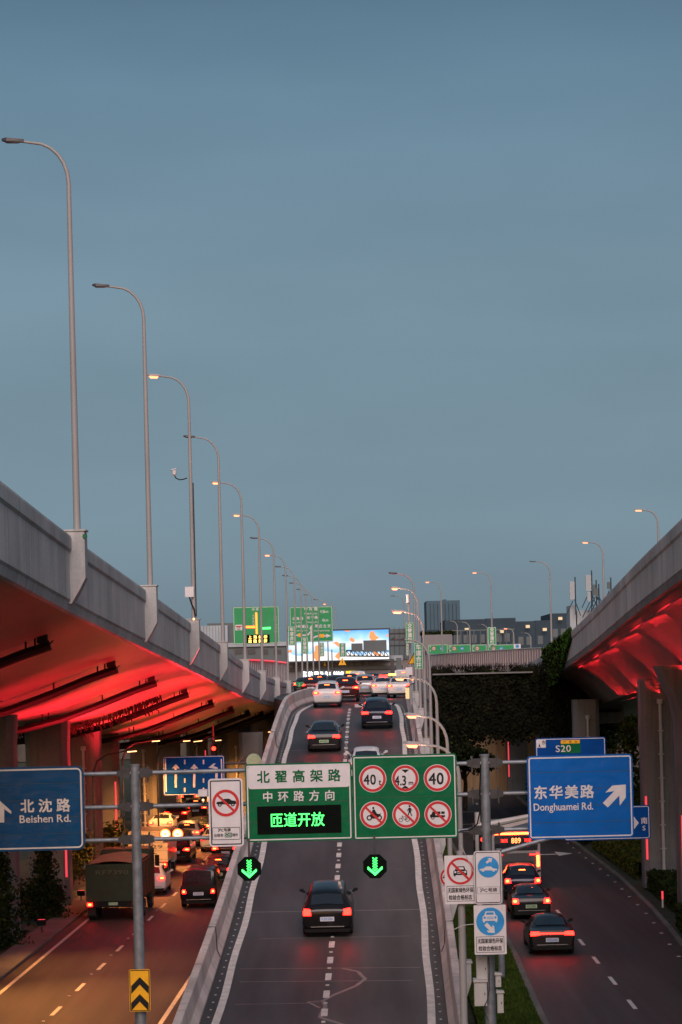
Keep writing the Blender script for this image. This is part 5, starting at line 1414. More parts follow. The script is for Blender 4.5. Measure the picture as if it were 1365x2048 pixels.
# twin warning lamps on the roof of the black van
o = empty('warning_lights', at(344, 1668, 130.8), 'pair of dazzling round warning lamps at the top corner of the white box truck', 'warning lights')
for px in (331, 356):
    p = at(px, 1668, 130.8) - o.location; mb = MB(); mb.tube([p + Vector((0, 0, 0)), p + Vector((0, .18, 0))], .34, 20); mb.build('lamp_case', 'black', o)
    mb = MB(); mb.tube([p + Vector((0, -.02, 0)), p + Vector((0, -.001, 0))], .31, 20); q = mb.build('lamp', 'beacon', o)
    mb = MB(); mb.ring(p.x, p.z, .08, .22, -.03, -.021); mb.build('reflector', glow('warning_lamp_core', (1, .75, .45), 3), q)
MB().box(-.5, .5, .05, .12, -.42, -.33).build('mount', 'dark_steel', o)
# --- right road
RQ = 'vehicles on the right road'
gcar('sedan', 'black', 1106, 91.3, 'black sedan with a full width glowing light bar, nearest on the right road', group=RQ, bar=True, mid=False, core=False, brake=True)
gcar('sedan', 'black', 1064, 104.5, 'black sedan with a yellowish plate, second car on the right road', group=RQ, style='box', plate='plate_green')
gcar('suv', 'navy', 1047, 113.5, 'dark suv with flaring brake lamps close behind the bus', group=RQ, style='box')
bx = at(1082, 1750, 120).x - 1.27
bus = empty('city_bus', (bx, 120, .01), 'city bus with lit route number 889 and a red light strip on its roof edge', 'bus', RQ, -.019)
mb = MB(); sec = [(-1.22, .32), (-1.27, .5), (-1.27, 2.75), (-1.18, 3.0), (1.18, 3.0), (1.27, 2.75), (1.27, .5), (1.22, .32)]
mb.prism(sec, 0, 10.5); mb.build('body', 'paint_silver', bus)
MB().prism(rrect(-1.14, 1.14, 1.98, 2.80, .1), -.02, .01).build('rear_window', 'glass', bus)
MB().prism(rrect(-1.05, 1.05, .95, 1.85, .06), -.02, .01).build('engine_hatch', 'paint_grey', bus)
for i in range(5): MB().box(-.9, .9, -.03, -.021, 1.05 + i * .08, 1.08 + i * .08).build('vent_slat', 'black', bus)
MB().box(-1.12, 1.12, -.05, .02, 2.84, 2.93).build('roof_light_strip', 'tail_core', bus)
M['led_red'] = glow('led_red_text', (1, .22, .06), 4)
mb = MB(); text(mb, '889', .02, 2.52, .52, .27, -.035, None, .03); mb.build('route_number', 'led_red', bus)
mb = MB(); text(mb, '浦西', -.62, 2.52, .34, .17, -.035, None, .0); mb.build('route_lettering', 'tail', bus)
mb = MB(); text(mb, '环线', .62, 2.52, .34, .17, -.035, None, .0); mb.build('route_lettering', 'tail', bus)
for q in (-1, 1):
    MB().box(q * 1.14 - .07, q * 1.14 + .07, -.05, 0, 1.12, 1.72).build('tail_lamp', 'tail_core', bus)
    MB().box(q * .95 - .24, q * .95 + .22, -.05, 0, 1.74, 1.80).build('marker_lamp', 'tail', bus)
    for yy in (2.6, 8.3): wheel_part(bus, q * 1.05, yy, .48, .3)
    for i in range(5): MB().box(min(q * 1.272, q * 1.28), max(q * 1.272, q * 1.28), 1.0 + i * 1.8, 2.6 + i * 1.8, 1.5, 2.5).build('side_window', 'glass', bus)
MB().box(-1.2, 1.2, -.06, .1, .4, .62).build('bumper', 'black', bus)

# --- traffic signals
def signal(label, px, py, Y, zrel, arm, n=3, lit=0):
    p = at(px, py, Y)
    o = empty('traffic_light', (p.x, Y, p.z), label, 'traffic light')
    MB().box(-.2, .2, 0, .25, -.85, .28).build('housing', 'black', o)
    for i in range(n):
        mb = MB(); mb.tube([(0, -.03, -.32 * i), (0, -.001, -.32 * i)], .135, 14); mb.build('lens', 'sig_red' if i == lit else 'lamp_dark', o)
        mb = MB(); mb.tube([(0, -.18, .03 - .32 * i), (0, -.0, .02 - .32 * i)], .17, 12, cap=False); mb.build('visor', 'black', o)
    if arm: mb = MB(); mb.tube([(0, .3, .1), arm], .06, 8); mb.build('bracket', 'dark_steel', o)
    return o
M['lamp_dark'] = flat('signal_lens_dark', (.02, .02, .02), .3)
signal('round red traffic light glowing above the blue lane sign, under the viaduct', 428, 1497, 150, 0, (0, .3, 1.6))
o = signal('red traffic light to the left of the bus, right road', 968, 1679, 100, 0, None)
o = empty('traffic_light_pole', (at(957, 1700, 100.5).x, 100.5, 0), 'pale pole with a long white arm beside the bus', 'post')
mb = MB(); zt = at(957, 1626, 100).z; mb.tube([(0, 0, 0), (0, 0, zt)], .13, 10); mb.build('pole', 'pvc', o, smooth=40)
mb = MB(); mb.tube([(0, 0, zt - .65), (4.4, 0, zt + .15)], [.17, .05], 8); mb.build('arm', 'pvc', o, smooth=40)
mb = MB(); mb.prism([(.3, zt - .75), (2.4, zt - .32), (2.4, zt - .45), (.3, zt - .98)], -.05, .05); mb.build('name_plate', 'pvc', o)
signal('small red traffic light left of the bus, partly behind the gantry mast', 957, 1693, 104, 0, None)
# ================================================================== UNDER THE VIADUCTS: lamps, floodlights, planting
def lamp_light(o, loc, energy, col, size=.2, spot=None, target=None, blend=.8):
    L = bpy.data.lights.new('lamp_light', 'SPOT' if spot else 'POINT'); L.energy = energy; L.color = col; L.shadow_soft_size = size
    if spot: L.spot_size = R(spot); L.spot_blend = blend
    q = bpy.data.objects.new('lamp_light', L); COL.objects.link(q); q.parent = o; q.location = loc
    if target is not None:
        d = Vector(target) - (Vector(o.location) + Vector(loc)); q.rotation_euler = d.to_track_quat('-Z', 'Y').to_euler()
    return q
SOD = (1.0, .38, .085)
UL = [(75, -15.7, 21000), (84, -16.4, 16000), (93, -17.3, 6000), (126, -13.9, 6000), (146, -14.2, 11000), (166, -13.6, 15000), (190, -12.6, 16000), (215, -11.6, 16000)]
words = ['nearest', 'second nearest', 'third nearest', 'fifth nearest', 'sixth nearest', 'seventh nearest', 'eighth nearest', 'farthest']
for (Y, x, e), w in zip(UL, words):
    zt = interp(Y, VZ) - 5.0 if Y > 90 else 8.3
    zt = min(zt, 7.6)
    o = empty('underpass_lamp', (x, Y, 0), 'slim lamp post with warm head under the left viaduct, ' + w, 'street lamp', 'warm lamps under the left viaduct')
    if Y < 110:      # added lamps out of view that warm the near road
        zt = interp(Y, VZ) - 5.3; o['label'] = 'added warm lamp out of view under the left girder, ' + w
        MB().tube([(2.2, 0, zt + .05), (2.2, 0, zt + .9)], .03, 6).build('hanger', 'dark_steel', o)  # hanger of the added lamp
    mb = MB(); mb.tube([(1.9, 0, zt + .02), (2.0, 0, zt + .02)], .03, 6) if Y < 110 else mb.tube([(0, 0, 0), (0, 0, zt - 1.2), (.25, 0, zt - .55), (.8, 0, zt - .2), (2.0, 0, zt)], [.07, .06, .05, .045, .035], 8); mb.build('pole', 'dark_steel', o, smooth=40)
    mb = MB(); mb.prism([(1.9, zt - .05), (2.5, zt - .02), (2.5, zt + .06), (1.9, zt + .08)], -.12, .12); h = mb.build('lamp_head', 'dark_steel', o)
    mb = MB(); mb.prism([(1.95, zt - .10), (2.45, zt - .07), (2.45, zt - .03), (1.95, zt - .055)], -.10, .10); mb.build('lamp_lens', 'warm_lens', h)
    lamp_light(o, (2.2, 0, zt - .25), e, SOD, .25, 66 if Y < 110 else 150, (-10.2 if Y < 110 else x + 3.4, Y - (1 if Y < 110 else 0), 0), 1.0)
# warm ceiling lamps fixed to the piers on the ramp side
for px, py, Y, w in ((545, 1462, 178, 'tiny warm lamp under the viaduct edge beside the ramp'), (397, 1481, 160, 'small bright warm lamp left of the red traffic light')):
    p = at(px, py, Y); o = empty('underpass_lamp', p, w, 'street lamp')
    mb = MB(); mb.prism([(-.35, -.06), (.3, 0), (.3, .1), (-.3, .05)], -.1, .1); mb.build('lamp_head', 'dark_steel', o)
    mb = MB(); mb.prism([(-.32, -.10), (.28, -.04), (.28, -.005), (-.32, -.065)], -.09, .09); mb.build('lamp_lens', 'warm_lens', o)
    MB().tube([(.2, 0, .05), (.9, 0, .3), (1.1, 0, 1.2)], .04, 6).build('bracket', 'dark_steel', o)
    lamp_light(o, (0, 0, -.4), 1300, SOD, .25, 120, (p.x, Y, 0), .8)
# red floodlights on the strip between left road and ramp, aimed up at the girder
RED = (1.0, .020, .032)
def flood(x, Y, tgt, e, label, spot=74, col=RED, z=.35, group='red floodlights washing the viaduct undersides'):
    o = empty('floodlight', (x, Y, z), label, 'floodlight', group)
    MB().box(-.2, .2, -.14, .14, .02, .28).build('housing', 'black', o)
    MB().box(-.03, .03, -.03, .03, -z, .02).build('stand', 'dark_steel', o)
    MB().box(-.16, .16, -.10, .10, .281, .29).build('lens', 'red_led', o)
    lamp_light(o, (0, 0, .4), e, col, .12, spot, tgt, .9)
for i, (Y, e) in enumerate(((64, 2500), (77, 8000), (90, 26000), (104, 70000), (118, 105000), (132, 105000), (146, 50000), (160, 12000))):
    x0, z0 = interp(Y, VX), interp(Y, VZ)
    flood(interp(Y, LRL) - .85, Y, (x0 - 3.2, Y + 2, z0 - 3.3), e, 'red floodlight on the paved strip left of the left road, number counted from near: ' + ['first', 'second', 'third', 'fourth', 'fifth', 'sixth', 'seventh', 'eighth'][i])
# red wall washer bars fixed along both corners of the right girder wing
def wash_bar(Y, dx, dz, dirv, e, L, label):
    x0, z0 = interp(Y, WX) + dx, interp(Y, WZ) + dz
    x1, z1 = interp(Y + L, WX) + dx, interp(Y + L, WZ) + dz
    d = Vector((x1 - x0, L, z1 - z0)); c = Vector((x0, Y, z0)) + d / 2
    o = empty('wash_light', c, label, 'floodlight', 'red wash lights along the right viaduct')
    n = -Vector(dirv).normalized(); h = d / 2
    MB().tube([-h + n * .04, h + n * .04], .03, 6).build('housing', 'dark_steel', o)
    Lg = bpy.data.lights.new('lamp_light', 'AREA'); Lg.shape = 'RECTANGLE'; Lg.size = L; Lg.size_y = .08; Lg.energy = e; Lg.color = RED; Lg.spread = R(85)
    q = bpy.data.objects.new('lamp_light', Lg); COL.objects.link(q); q.parent = o
    zax = n; xax = d.normalized(); yax = zax.cross(xax).normalized(); xax = yax.cross(zax)
    q.matrix_local = Matrix((xax, yax, zax)).transposed().to_4x4()
num = ['first', 'second', 'third', 'fourth', 'fifth', 'sixth', 'seventh', 'eighth']
for i, Y in enumerate((52, 65, 78, 91, 104, 117, 130)):
    wash_bar(Y, 3.0, -4.35, (-.62, 0, .78), 330, 11.5, 'thin red wash light at the lower corner of the right girder, %s from near' % num[i])
    wash_bar(Y, .50, -2.24, (.90, 0, -.12), 130, 11.5, 'thin red wash light under the outer edge of the right viaduct, %s from near' % num[i])

# planting left: bushes in front of the piers
for i, (x, Y, w, d, h, lab, mat) in enumerate((
    (-15.6, 84, 2.4, 7, 2.6, 'dark bush at the lower left picture edge', 'leaf'), (-15.5, 93, 2.2, 8, 2.9, 'dark leafy bush below the large blue sign', 'leaf'),
    (-15.4, 103, 2.0, 8, 2.6, 'bush spreading towards the kerb in front of a pier', 'leaf'), (-15.0, 112, 1.8, 5, 1.9, 'low bush beside the pier with the red strip', 'leaf'),
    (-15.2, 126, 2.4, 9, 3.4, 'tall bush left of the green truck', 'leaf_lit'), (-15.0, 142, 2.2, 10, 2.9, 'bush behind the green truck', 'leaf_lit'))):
    shrub('bush', lab, 'bush', x, Y, 0, w, d, h, int(900 * w), .13, mat, 'bushes along the left road', i + 1)
for i, (x, Y, h, lab) in enumerate(((-15.1, 99, 6.0, 'climbing plant growing up the pier at the left edge'), (-14.6, 110, 4.6, 'climbing plant in a narrow cone between two left piers'))):
    root = empty('climbing_plant', (x, Y, 0), lab, 'climbing plant'); mb = MB(); r = random.Random(i + 50)
    for k in range(2600):
        t = r.random() ** 1.4; wd = 1.1 * (1 - t) + .12
        c = Vector((r.gauss(0, .45) * wd, r.gauss(0, .25), t * h)); a = Vector([r.gauss(0, 1) for _ in range(3)]).normalized(); q = a.cross(Vector([r.gauss(0, 1) for _ in range(3)])).normalized(); s_ = r.uniform(.07, .14)
        mb.add([c - a * s_, c + q * s_ * .6, c + a * s_, c - q * s_ * .6], [(0, 1, 2, 3)])
    mb.build('foliage', 'leaf', root); MB().tube([(0, 0, 0), (.1, 0, h * .5), (0, 0, h * .9)], [.06, .04, .015], 5).build('stem', 'bark', root)
# hedges on the right
def hedge(label, pts_in, pts_out, y0, y1, h, n, mat, seed):
    root = empty('hedge', (interp(y0, pts_in), y0, 0), label, 'hedge', 'clipped hedges under the right viaduct'); r = random.Random(seed); mb = MB()
    for k in range(n):
        y = r.uniform(y0, y1); a, b = interp(y, pts_in), interp(y, pts_out)
        f = r.random()
        if r.random() < .55: x = a + (b - a) * r.random(); z = h + r.gauss(0, .05) + .06 * math.sin(y * 1.7 + x)
        else: x = a + r.random() * .22; z = h * r.random()
        c = Vector((x, y, z)) - root.location; q = Vector([r.gauss(0, 1) for _ in range(3)]).normalized(); t = q.cross(Vector([r.gauss(0, 1) for _ in range(3)])).normalized(); s_ = r.uniform(.07, .15)
        mb.add([c - q * s_, c + t * s_ * .6, c + q * s_, c - t * s_ * .6], [(0, 1, 2, 3)])
    mb.build('foliage', mat, root)
    cb = MB(); ys = frange(y0, y1, 4)
    cb.add([Vector(p) - root.location for y in ys for p in ((interp(y, pts_in) + .15, y, 0), (interp(y, pts_in) + .15, y, h - .08), (interp(y, pts_out), y, h - .08))], [f for i in range(len(ys) - 1) for f in ((3 * i, 3 * i + 1, 3 * i + 4, 3 * i + 3), (3 * i + 1, 3 * i + 2, 3 * i + 5, 3 * i + 4))])
    cb.build('inner_foliage', 'leaf', root)
HI = off(RRR, .55); HO = off(RRR, 9)
hedge('clipped hedge nearest the picture edge, beside the right kerb', HI, HO, 74, 101, .95, 14000, 'leaf', 1)
hedge('clipped hedge in front of the pier with the white drain pipe', off(RRR, 1.0), HO, 106, 121, .9, 9000, 'leaf', 2)
hedge('yellow lit hedge between two right piers', off(RRR, .9), HO, 124, 146, .95, 10000, 'leaf_lit', 3)
hedge('dark far hedge along the right road', off(RRR, .5), HO, 149, 200, 1.6, 9000, 'leaf', 4)
def bollard(label, px, py, Y, rwb=True):
    z0 = 0; p = at(px, py, Y); o = empty('bollard', (p.x, Y, p.z - .0), label, 'bollard')
    MB().tube([(0, 0, 0), (0, 0, .38)], .045, 8).build('post', 'white', o); MB().tube([(0, 0, .381), (0, 0, .75)], .047, 8).build('band', 'red_led', o)
bollard('slim red and white marker post in the right hedge', 1326, 1815, 104.5)
# far trees on the right behind the piers, some with street light's yellow put into the leaf colour
def tree(label, x, Y, z, H, w, n, mat, seed, size=.22):
    root = empty('tree', (x, Y, z), label, 'tree'); r = random.Random(seed)
    MB().tube([(0, 0, 0), (.1, 0, H * .3), (0, .1, H * .6)], [.22, .17, .10], 8).build('trunk', 'bark', root)
    bl = [(r.uniform(-w, w) * .33, r.uniform(-w, w) * .33, H * r.uniform(.42, .85), w * r.uniform(.16, .28), w * r.uniform(.16, .28), H * r.uniform(.09, .17)) for _ in range(11)]
    mb = MB(); leaves(mb, bl, n, size, seed); mb.build('crown', mat, root)
    mb = MB()
    for b in bl[:7]: mb.tube([(0, 0, H * .35), (b[0] * .5, b[1] * .5, (H * .35 + b[2]) * .55), (b[0], b[1], b[2])], [.09, .06, .02], 5)
    mb.build('limb', 'bark', root)
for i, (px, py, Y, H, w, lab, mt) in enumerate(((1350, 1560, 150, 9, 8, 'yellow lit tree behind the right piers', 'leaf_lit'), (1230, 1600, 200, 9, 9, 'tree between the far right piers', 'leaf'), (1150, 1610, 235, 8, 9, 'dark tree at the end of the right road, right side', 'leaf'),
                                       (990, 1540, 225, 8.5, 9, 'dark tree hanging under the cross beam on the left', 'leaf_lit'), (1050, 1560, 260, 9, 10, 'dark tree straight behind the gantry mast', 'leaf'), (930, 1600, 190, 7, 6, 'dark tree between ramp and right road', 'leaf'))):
    tree(lab, at(px, py, Y).x, Y, 0, H, w, 5200, mt, 20 + i)
# dark frontages closing the underpasses
M['wall_dark'] = concrete('dark_frontage', (.10, .085, .075))
M['wall_lit'] = flat('fluted_frontage', (.30, .19, .10), .7, var=.35, scale=1.5, streak=True)
def frontage(label, x0, x1, Y, h, mat, cat='building', lamps=()):
    o = empty('building', ((x0 + x1) / 2, Y, 0), label, cat); w = (x1 - x0) / 2
    MB().box(-w, w, 0, 12, 0, h).build('wall', mat, o)
    n = int(w / 1.2); mb = MB()
    for i in range(n): mb.box(-w + .4 + i * (2 * w - .8) / n, -w + .6 + i * (2 * w - .8) / n, -.14, -.005, .1, h - .6)
    mb.build('fin', mat, o); MB().box(-w - .1, w + .1, -.2, 12.1, h, h + .4).build('cornice', 'wall_dark', o)
    return o
o = frontage('warm brown fluted building behind the bus, under the cross beam', 4, 20, 215, 5.6, 'wall_lit')
lamp_light(empty('wall_lamp', at(1033, 1612, 205), 'small bright lamp on the brown building behind the bus', 'wall lamp'), (0, 0, 0), 700, SOD, .2)
MB().tube([(0, -.3, 0), (0, -.2, 0)], .16, 10).build('lamp', 'warm_lens', [x for x in scene.objects if x.name.startswith('wall_lamp')][0])
frontage('dark building closing the view under the left viaduct', -60, 4, 330, 7.6, 'wall_dark')
frontage('dark low building beyond the right road', 20.5, 70, 260, 7.2, 'wall_dark')

# ================================================================== FAR CITY
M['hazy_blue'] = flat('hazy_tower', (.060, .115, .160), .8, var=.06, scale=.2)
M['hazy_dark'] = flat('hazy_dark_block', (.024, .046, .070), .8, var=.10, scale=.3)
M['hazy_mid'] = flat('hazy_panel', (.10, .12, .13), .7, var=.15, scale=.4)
M['facade'] = flat('grey_facade', (.20, .19, .20), .7, var=.12, scale=.3, streak=True)
M['pale_block'] = flat('pale_rooftop_block', (.34, .38, .42), .7, var=.10, scale=.4)
M['window_dark'] = flat('dark_window', (.05, .055, .065), .3)
def far_box(o, px0, py0, px1, py1, Y, depth, mat, name):
    a, b = at(px0, py0, Y) - o.location, at(px1, py1, Y) - o.location
    dy = Y - o.location.y
    x0, x1 = min(a.x, b.x), max(a.x, b.x); z0, z1 = min(a.z, b.z), max(a.z, b.z)
    return MB().box(x0, x1, dy, dy + depth, z0, z1).build(name, mat, o)
def bld(label, px, Y, cat='building'):
    return empty('building', (at(px, 1350, Y).x, Y, 0), label, cat)
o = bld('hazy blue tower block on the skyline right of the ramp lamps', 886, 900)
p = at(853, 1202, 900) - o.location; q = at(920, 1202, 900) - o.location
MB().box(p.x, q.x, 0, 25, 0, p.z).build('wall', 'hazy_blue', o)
mb = MB(); n = 9
for i in range(1, n): mb.box(p.x + (q.x - p.x) * i / n - .12, p.x + (q.x - p.x) * i / n + .12, -.15, -.01, p.z - 30, p.z - 1.2)
mb.build('mullion', 'hazy_dark', o)
MB().box(p.x + 7, q.x - 5, 5, 12, p.z, p.z + .6).build('roof_parapet', 'hazy_blue', o)
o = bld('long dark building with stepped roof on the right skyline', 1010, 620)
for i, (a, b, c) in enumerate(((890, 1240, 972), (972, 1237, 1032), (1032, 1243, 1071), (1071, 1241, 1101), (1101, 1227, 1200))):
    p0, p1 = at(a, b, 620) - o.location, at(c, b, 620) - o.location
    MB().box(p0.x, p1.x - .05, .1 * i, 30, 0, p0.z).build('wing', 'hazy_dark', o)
    mb = MB()
    for j in range(int((p1.x - p0.x) / 2.2)):
        mb.box(p0.x + .6 + j * 2.2, p0.x + 2.0 + j * 2.2, .1 * i - .12, .1 * i - .02, p0.z - 6.5, p0.z - 4.2)
    if mb.v: mb.build('window_row', 'hazy_mid', o)
o = empty('road_gantry', (at(945, 1270, 540).x, 540, 9), 'long pale frame structure in front of the dark building', 'gantry')
for i, px in enumerate(range(870, 1030, 13)):
    a, b = at(px, 1262, 540) - o.location, at(px, 1293, 540) - o.location; MB().tube([(a.x, 0, b.z - 3), (a.x, 0, a.z)], .16, 5).build('strut', 'hazy_mid', o)
a, b = at(868, 1262, 540) - o.location, at(1030, 1262, 540) - o.location; MB().box(a.x, b.x, -.1, .1, a.z - .2, a.z + .1).build('beam', 'hazy_mid', o)
mb_lit = glow('lit_window', (1, .72, .42), .9)
for (px, py) in ((930, 1262), (1052, 1256), (1086, 1262), (1117, 1240), (1000, 1266)):
    a = at(px, py, 619) - o.location; MB().box(a.x, a.x + 1.1, a.y - .2, a.y - .16, a.z, a.z + .8).build('lit_window', mb_lit, o)
o = bld('low dark block with a planted roof terrace right of the banners', 865, 520)
far_box(o, 846, 1270, 905, 1300, 520, 12, 'facade', 'wall'); far_box(o, 852, 1260, 880, 1266, 520.5, 6, 'hazy_dark', 'roof_unit')
r = random.Random(8); mb = MB()
a, b = at(846, 1270, 520) - o.location, at(905, 1270, 520) - o.location
leaves(mb, [(a.x + (b.x - a.x) * i / 11, .8, a.z + .3, .9, .7, .6) for i in range(12)], 1500, .3, 4); mb.build('roof_plants', 'leaf', o)
# white block with phone masts
o = bld('pale block behind the right viaduct, crowded with phone antennas', 1170, 330)
far_box(o, 1140, 1211, 1154, 1300, 330, 5, 'pale_block', 'tower'); far_box(o, 1154.3, 1221, 1230, 1300, 330.5, 6, 'pale_block', 'wall')
for (lab, x0, y0, x1, y1) in (('tall pale antenna leftmost on the block', 1140, 1163, 1150, 1199), ('pale antenna second from the left', 1172, 1150, 1183, 1182), ('short white antenna box in the middle', 1175, 1184, 1182, 1202),
                              ('tilted grey antenna right of the middle', 1187, 1169, 1192, 1191), ('green grey antenna right part', 1192, 1177, 1197, 1194), ('rightmost antenna against the viaduct edge', 1215, 1164, 1221, 1178)):
    c = at((x0 + x1) / 2, y1, 329); e = empty('phone_antenna', c, lab, 'antenna', 'phone antennas on the pale block'); k = 329 / 4540
    MB().prism(rrect(-(x1 - x0) / 2 * k, (x1 - x0) / 2 * k, 0, (y1 - y0) * k, .1), -.2, .2).build('panel', 'pale_block' if 'pale' in lab or 'white' in lab else 'hazy_mid', e)
    mb = MB(); zt = (y1 - y0 + 9) * k; mb.tube([((x1 - x0) / 2 * k + .12, .1, -2.2), ((x1 - x0) / 2 * k + .12, .1, zt)], .10, 6); mb.tube([(1.2, .1, -2.4), (.2, .1, .4)], .07, 5); mb.tube([(-1.0, .1, -2.4), (.1, .1, -.2)], .07, 5); mb.build('mast', 'hazy_dark', e)
# dark grey building row behind the queue
o = bld('grey industrial building with a big lit billboard and letters on its front', 690, 345)
far_box(o, 574, 1322, 806, 1420, 345, 14, 'facade', 'wall')
far_box(o, 574, 1316, 806, 1321, 344.6, 15, 'pale_block', 'cornice')
far_box(o, 574, 1336, 806, 1337.5, 344.7, .25, 'window_dark', 'ledge')
for (a, b) in ((586, 592), (700, 708), (716, 724), (731, 738)): far_box(o, a, 1324, b, 1335, 344.8, .15, 'window_dark', 'window')
far_box(o, 648, 1324, 653, 1333, 344.8, .1, 'lit_window' if 'lit_window' in M else 'yellow', 'window')
M['led_white'] = glow('white_letters', (1, 1, 1), 3)
S_ = Sign('building_lettering', 'row of glowing white characters on the grey building', 'lettering sign', 604, 1342, 686, 1356, 344.2)
for ch, px, w in (('和', 610, 11), ('约', 622, 9), ('居', 631, 9), ('家', 641, 9), ('·', 647, 3), ('装', 656, 10), ('饰', 673, 9), ('城', 682, 7)):
    S_.text(ch, px, 1348.5, w, 12, 'led_white', .03, name='letter')
S_ = Sign('building_lettering', 'small block of glowing yellow characters on the grey building', 'lettering sign', 691, 1341, 713, 1353, 344.2)
M['led_yellow'] = glow('yellow_letters', (1, .62, .02), 2.4)
S_.text('全屋定制', 702, 1344.2, 20, 5, 'led_yellow', .05); S_.text('品质家装', 702, 1350.2, 20, 5, 'led_yellow', .05)
# billboard screen
m, n, l, b = new_mat('billboard_screen')
tcn = n.new('ShaderNodeTexCoord'); spn = n.new('ShaderNodeSeparateXYZ'); l.new(tcn.outputs['Generated'], spn.inputs[0])
rp_ = n.new('ShaderNodeValToRGB'); rp_.color_ramp.interpolation = 'LINEAR'
rp_.color_ramp.elements[0].position = 0.0; rp_.color_ramp.elements[0].color = (.9, .9, .9, 1)
rp_.color_ramp.elements[1].position = 1.0; rp_.color_ramp.elements[1].color = (.10, .42, .95, 1)
for p_, c_ in ((.24, (.95, .95, .95, 1)), (.26, (.25, .60, 1, 1)), (.55, (.85, .90, .98, 1)), (.72, (.35, .68, 1, 1))):
    e_ = rp_.color_ramp.elements.new(p_); e_.color = c_
nz = n.new('ShaderNodeTexNoise'); nz.inputs['Scale'].default_value = .45; nz.inputs['Detail'].default_value = 2; l.new(tcn.outputs['Object'], nz.inputs[0])
ad = n.new('ShaderNodeMath'); ad.operation = 'MULTIPLY_ADD'; ad.inputs[1].default_value = .5; l.new(nz.outputs[0], ad.inputs[0])
sb = n.new('ShaderNodeMath'); sb.operation = 'SUBTRACT'; sb.inputs[1].default_value = .25; l.new(spn.outputs[2], sb.inputs[0]); l.new(sb.outputs[0], ad.inputs[2]); l.new(ad.outputs[0], rp_.inputs[0])
nz2 = n.new('ShaderNodeTexNoise'); nz2.inputs['Scale'].default_value = .6; nz2.inputs['Detail'].default_value = 1
mp2 = n.new('ShaderNodeMapping'); mp2.inputs['Location'].default_value = (9, 3, 5); l.new(tcn.outputs['Object'], mp2.inputs[0]); l.new(mp2.outputs[0], nz2.inputs[0])
rg = n.new('ShaderNodeMapRange'); rg.inputs[1].default_value = .61; rg.inputs[2].default_value = .63; l.new(nz2.outputs[0], rg.inputs[0])
mx = n.new('ShaderNodeMix'); mx.data_type = 'RGBA'; mx.inputs[7].default_value = (1, .32, .10, 1); l.new(rg.outputs[0], mx.inputs[0]); l.new(rp_.outputs[0], mx.inputs[6])
l.new(mx.outputs[2], b.inputs['Emission Color']); b.inputs['Emission Strength'].default_value = 1.25; b.inputs['Base Color'].default_value = (.02, .02, .02, 1)
M['screen'] = m
o = empty('billboard', at(677, 1318, 342), 'large lit advertising screen in blue, white and orange on the building roof', 'billboard')
far_box(o, 575, 1264, 779, 1318, 342, .1, 'screen', 'screen'); far_box(o, 573, 1261, 781, 1320, 342.15, .6, 'dark_steel', 'frame')
# big green highway signs on the elevated road
s = Sign('highway_sign', 'green highway sign with lit orange and green route lines', 'road sign', 467, 1213, 559, 1288, 300).panel('sign_green_far', 3, 'white', 1, .9)
s.text('中环', 511, 1219, 14, 6, 'white', .03); s.text('延安高架路', 551.5, 1248, 6, 34, 'white', .03, vertical=True); s.text('北翟高架', 507.5, 1240, 5, 24, 'white_warm', .0, vertical=True)
s.rect(478, 1255, 14, 11, 'white', 'number_field', 1); s.rect(478, 1253, 12, 2.5, 'red', 'red_field', .3, -.006); s.text('G2', 478, 1257, 8, 5, 'ink', .02)
M['led_orange'] = glow('led_orange_line', (1, .13, .01), 6)
s.poly([[(511, 1225), (514.5, 1225), (516, 1268), (512.5, 1268)], [(488, 1252), (511, 1252), (511, 1256), (488, 1256)]], 'led_orange', 'led_line', -.03)
s.poly([(521, 1255), (542, 1254), (542, 1258), (521, 1259)], 'led_green', 'led_line', -.03)
s.rect(517, 1278, 46, 17, 'led_dark', 'led_panel', .5, -.012)
s.text('上海虹桥', 516, 1274, 38, 7, 'amber', .03, -.03); s.text('道路拥挤', 516, 1282, 38, 7, 'amber', .03, -.03)
s = Sign('highway_sign', 'green highway sign with distances 4.5km and 4km and a bent white arrow', 'road sign', 580, 1213, 666, 1284, 322).panel('sign_green_far', 2, 'white', 1, .8)
s.text('中环路', 622, 1218, 27, 7, 'white', .03); s.text('Middle Ring Rd.', 622, 1227, 26, 3.4, 'white', .02); s.text('4.5km', 649, 1223, 17, 6, 'white', .02)
s.text('北渔路', 596, 1237, 22, 6.5, 'white', .03); s.text('长宁路', 625, 1235, 22, 6.5, 'white', .03); s.text('Beiyu Rd.', 595, 1245, 18, 3, 'white', .02); s.text('Changning Rd.', 625, 1244, 22, 3, 'white', .02); s.text('4km', 651, 1240, 13, 6, 'white', .02)
s.text('外环隧道', 603, 1253, 28, 7, 'white', .03); s.text('莘庄立交', 646, 1252, 32, 7, 'white', .03); s.text('Outer Ring Tunnel', 604, 1261, 24, 3, 'white', .02); s.text('Xinzhuang Interchange', 644, 1261, 32, 3, 'white', .02)
s.poly([[(621.5, 1284), (624.5, 1284), (624.5, 1258), (627, 1258), (623, 1250), (619, 1258), (621.5, 1258)], [(624, 1281), (627, 1274), (633, 1271), (653, 1270), (653, 1267.5), (663, 1271.5), (653, 1275.5), (653, 1273), (634, 1274), (629, 1276), (626, 1282)], [(588, 1269), (612, 1269), (617, 1267), (621, 1262), (621, 1266), (618, 1270), (613, 1272), (588, 1272)]], 'white')
s.rect(601, 1270, 8, 7, 'yellow', 'number_field', 1, -.012); s.rect(644, 1271.5, 10, 7, 'yellow', 'number_field', 1, -.012)
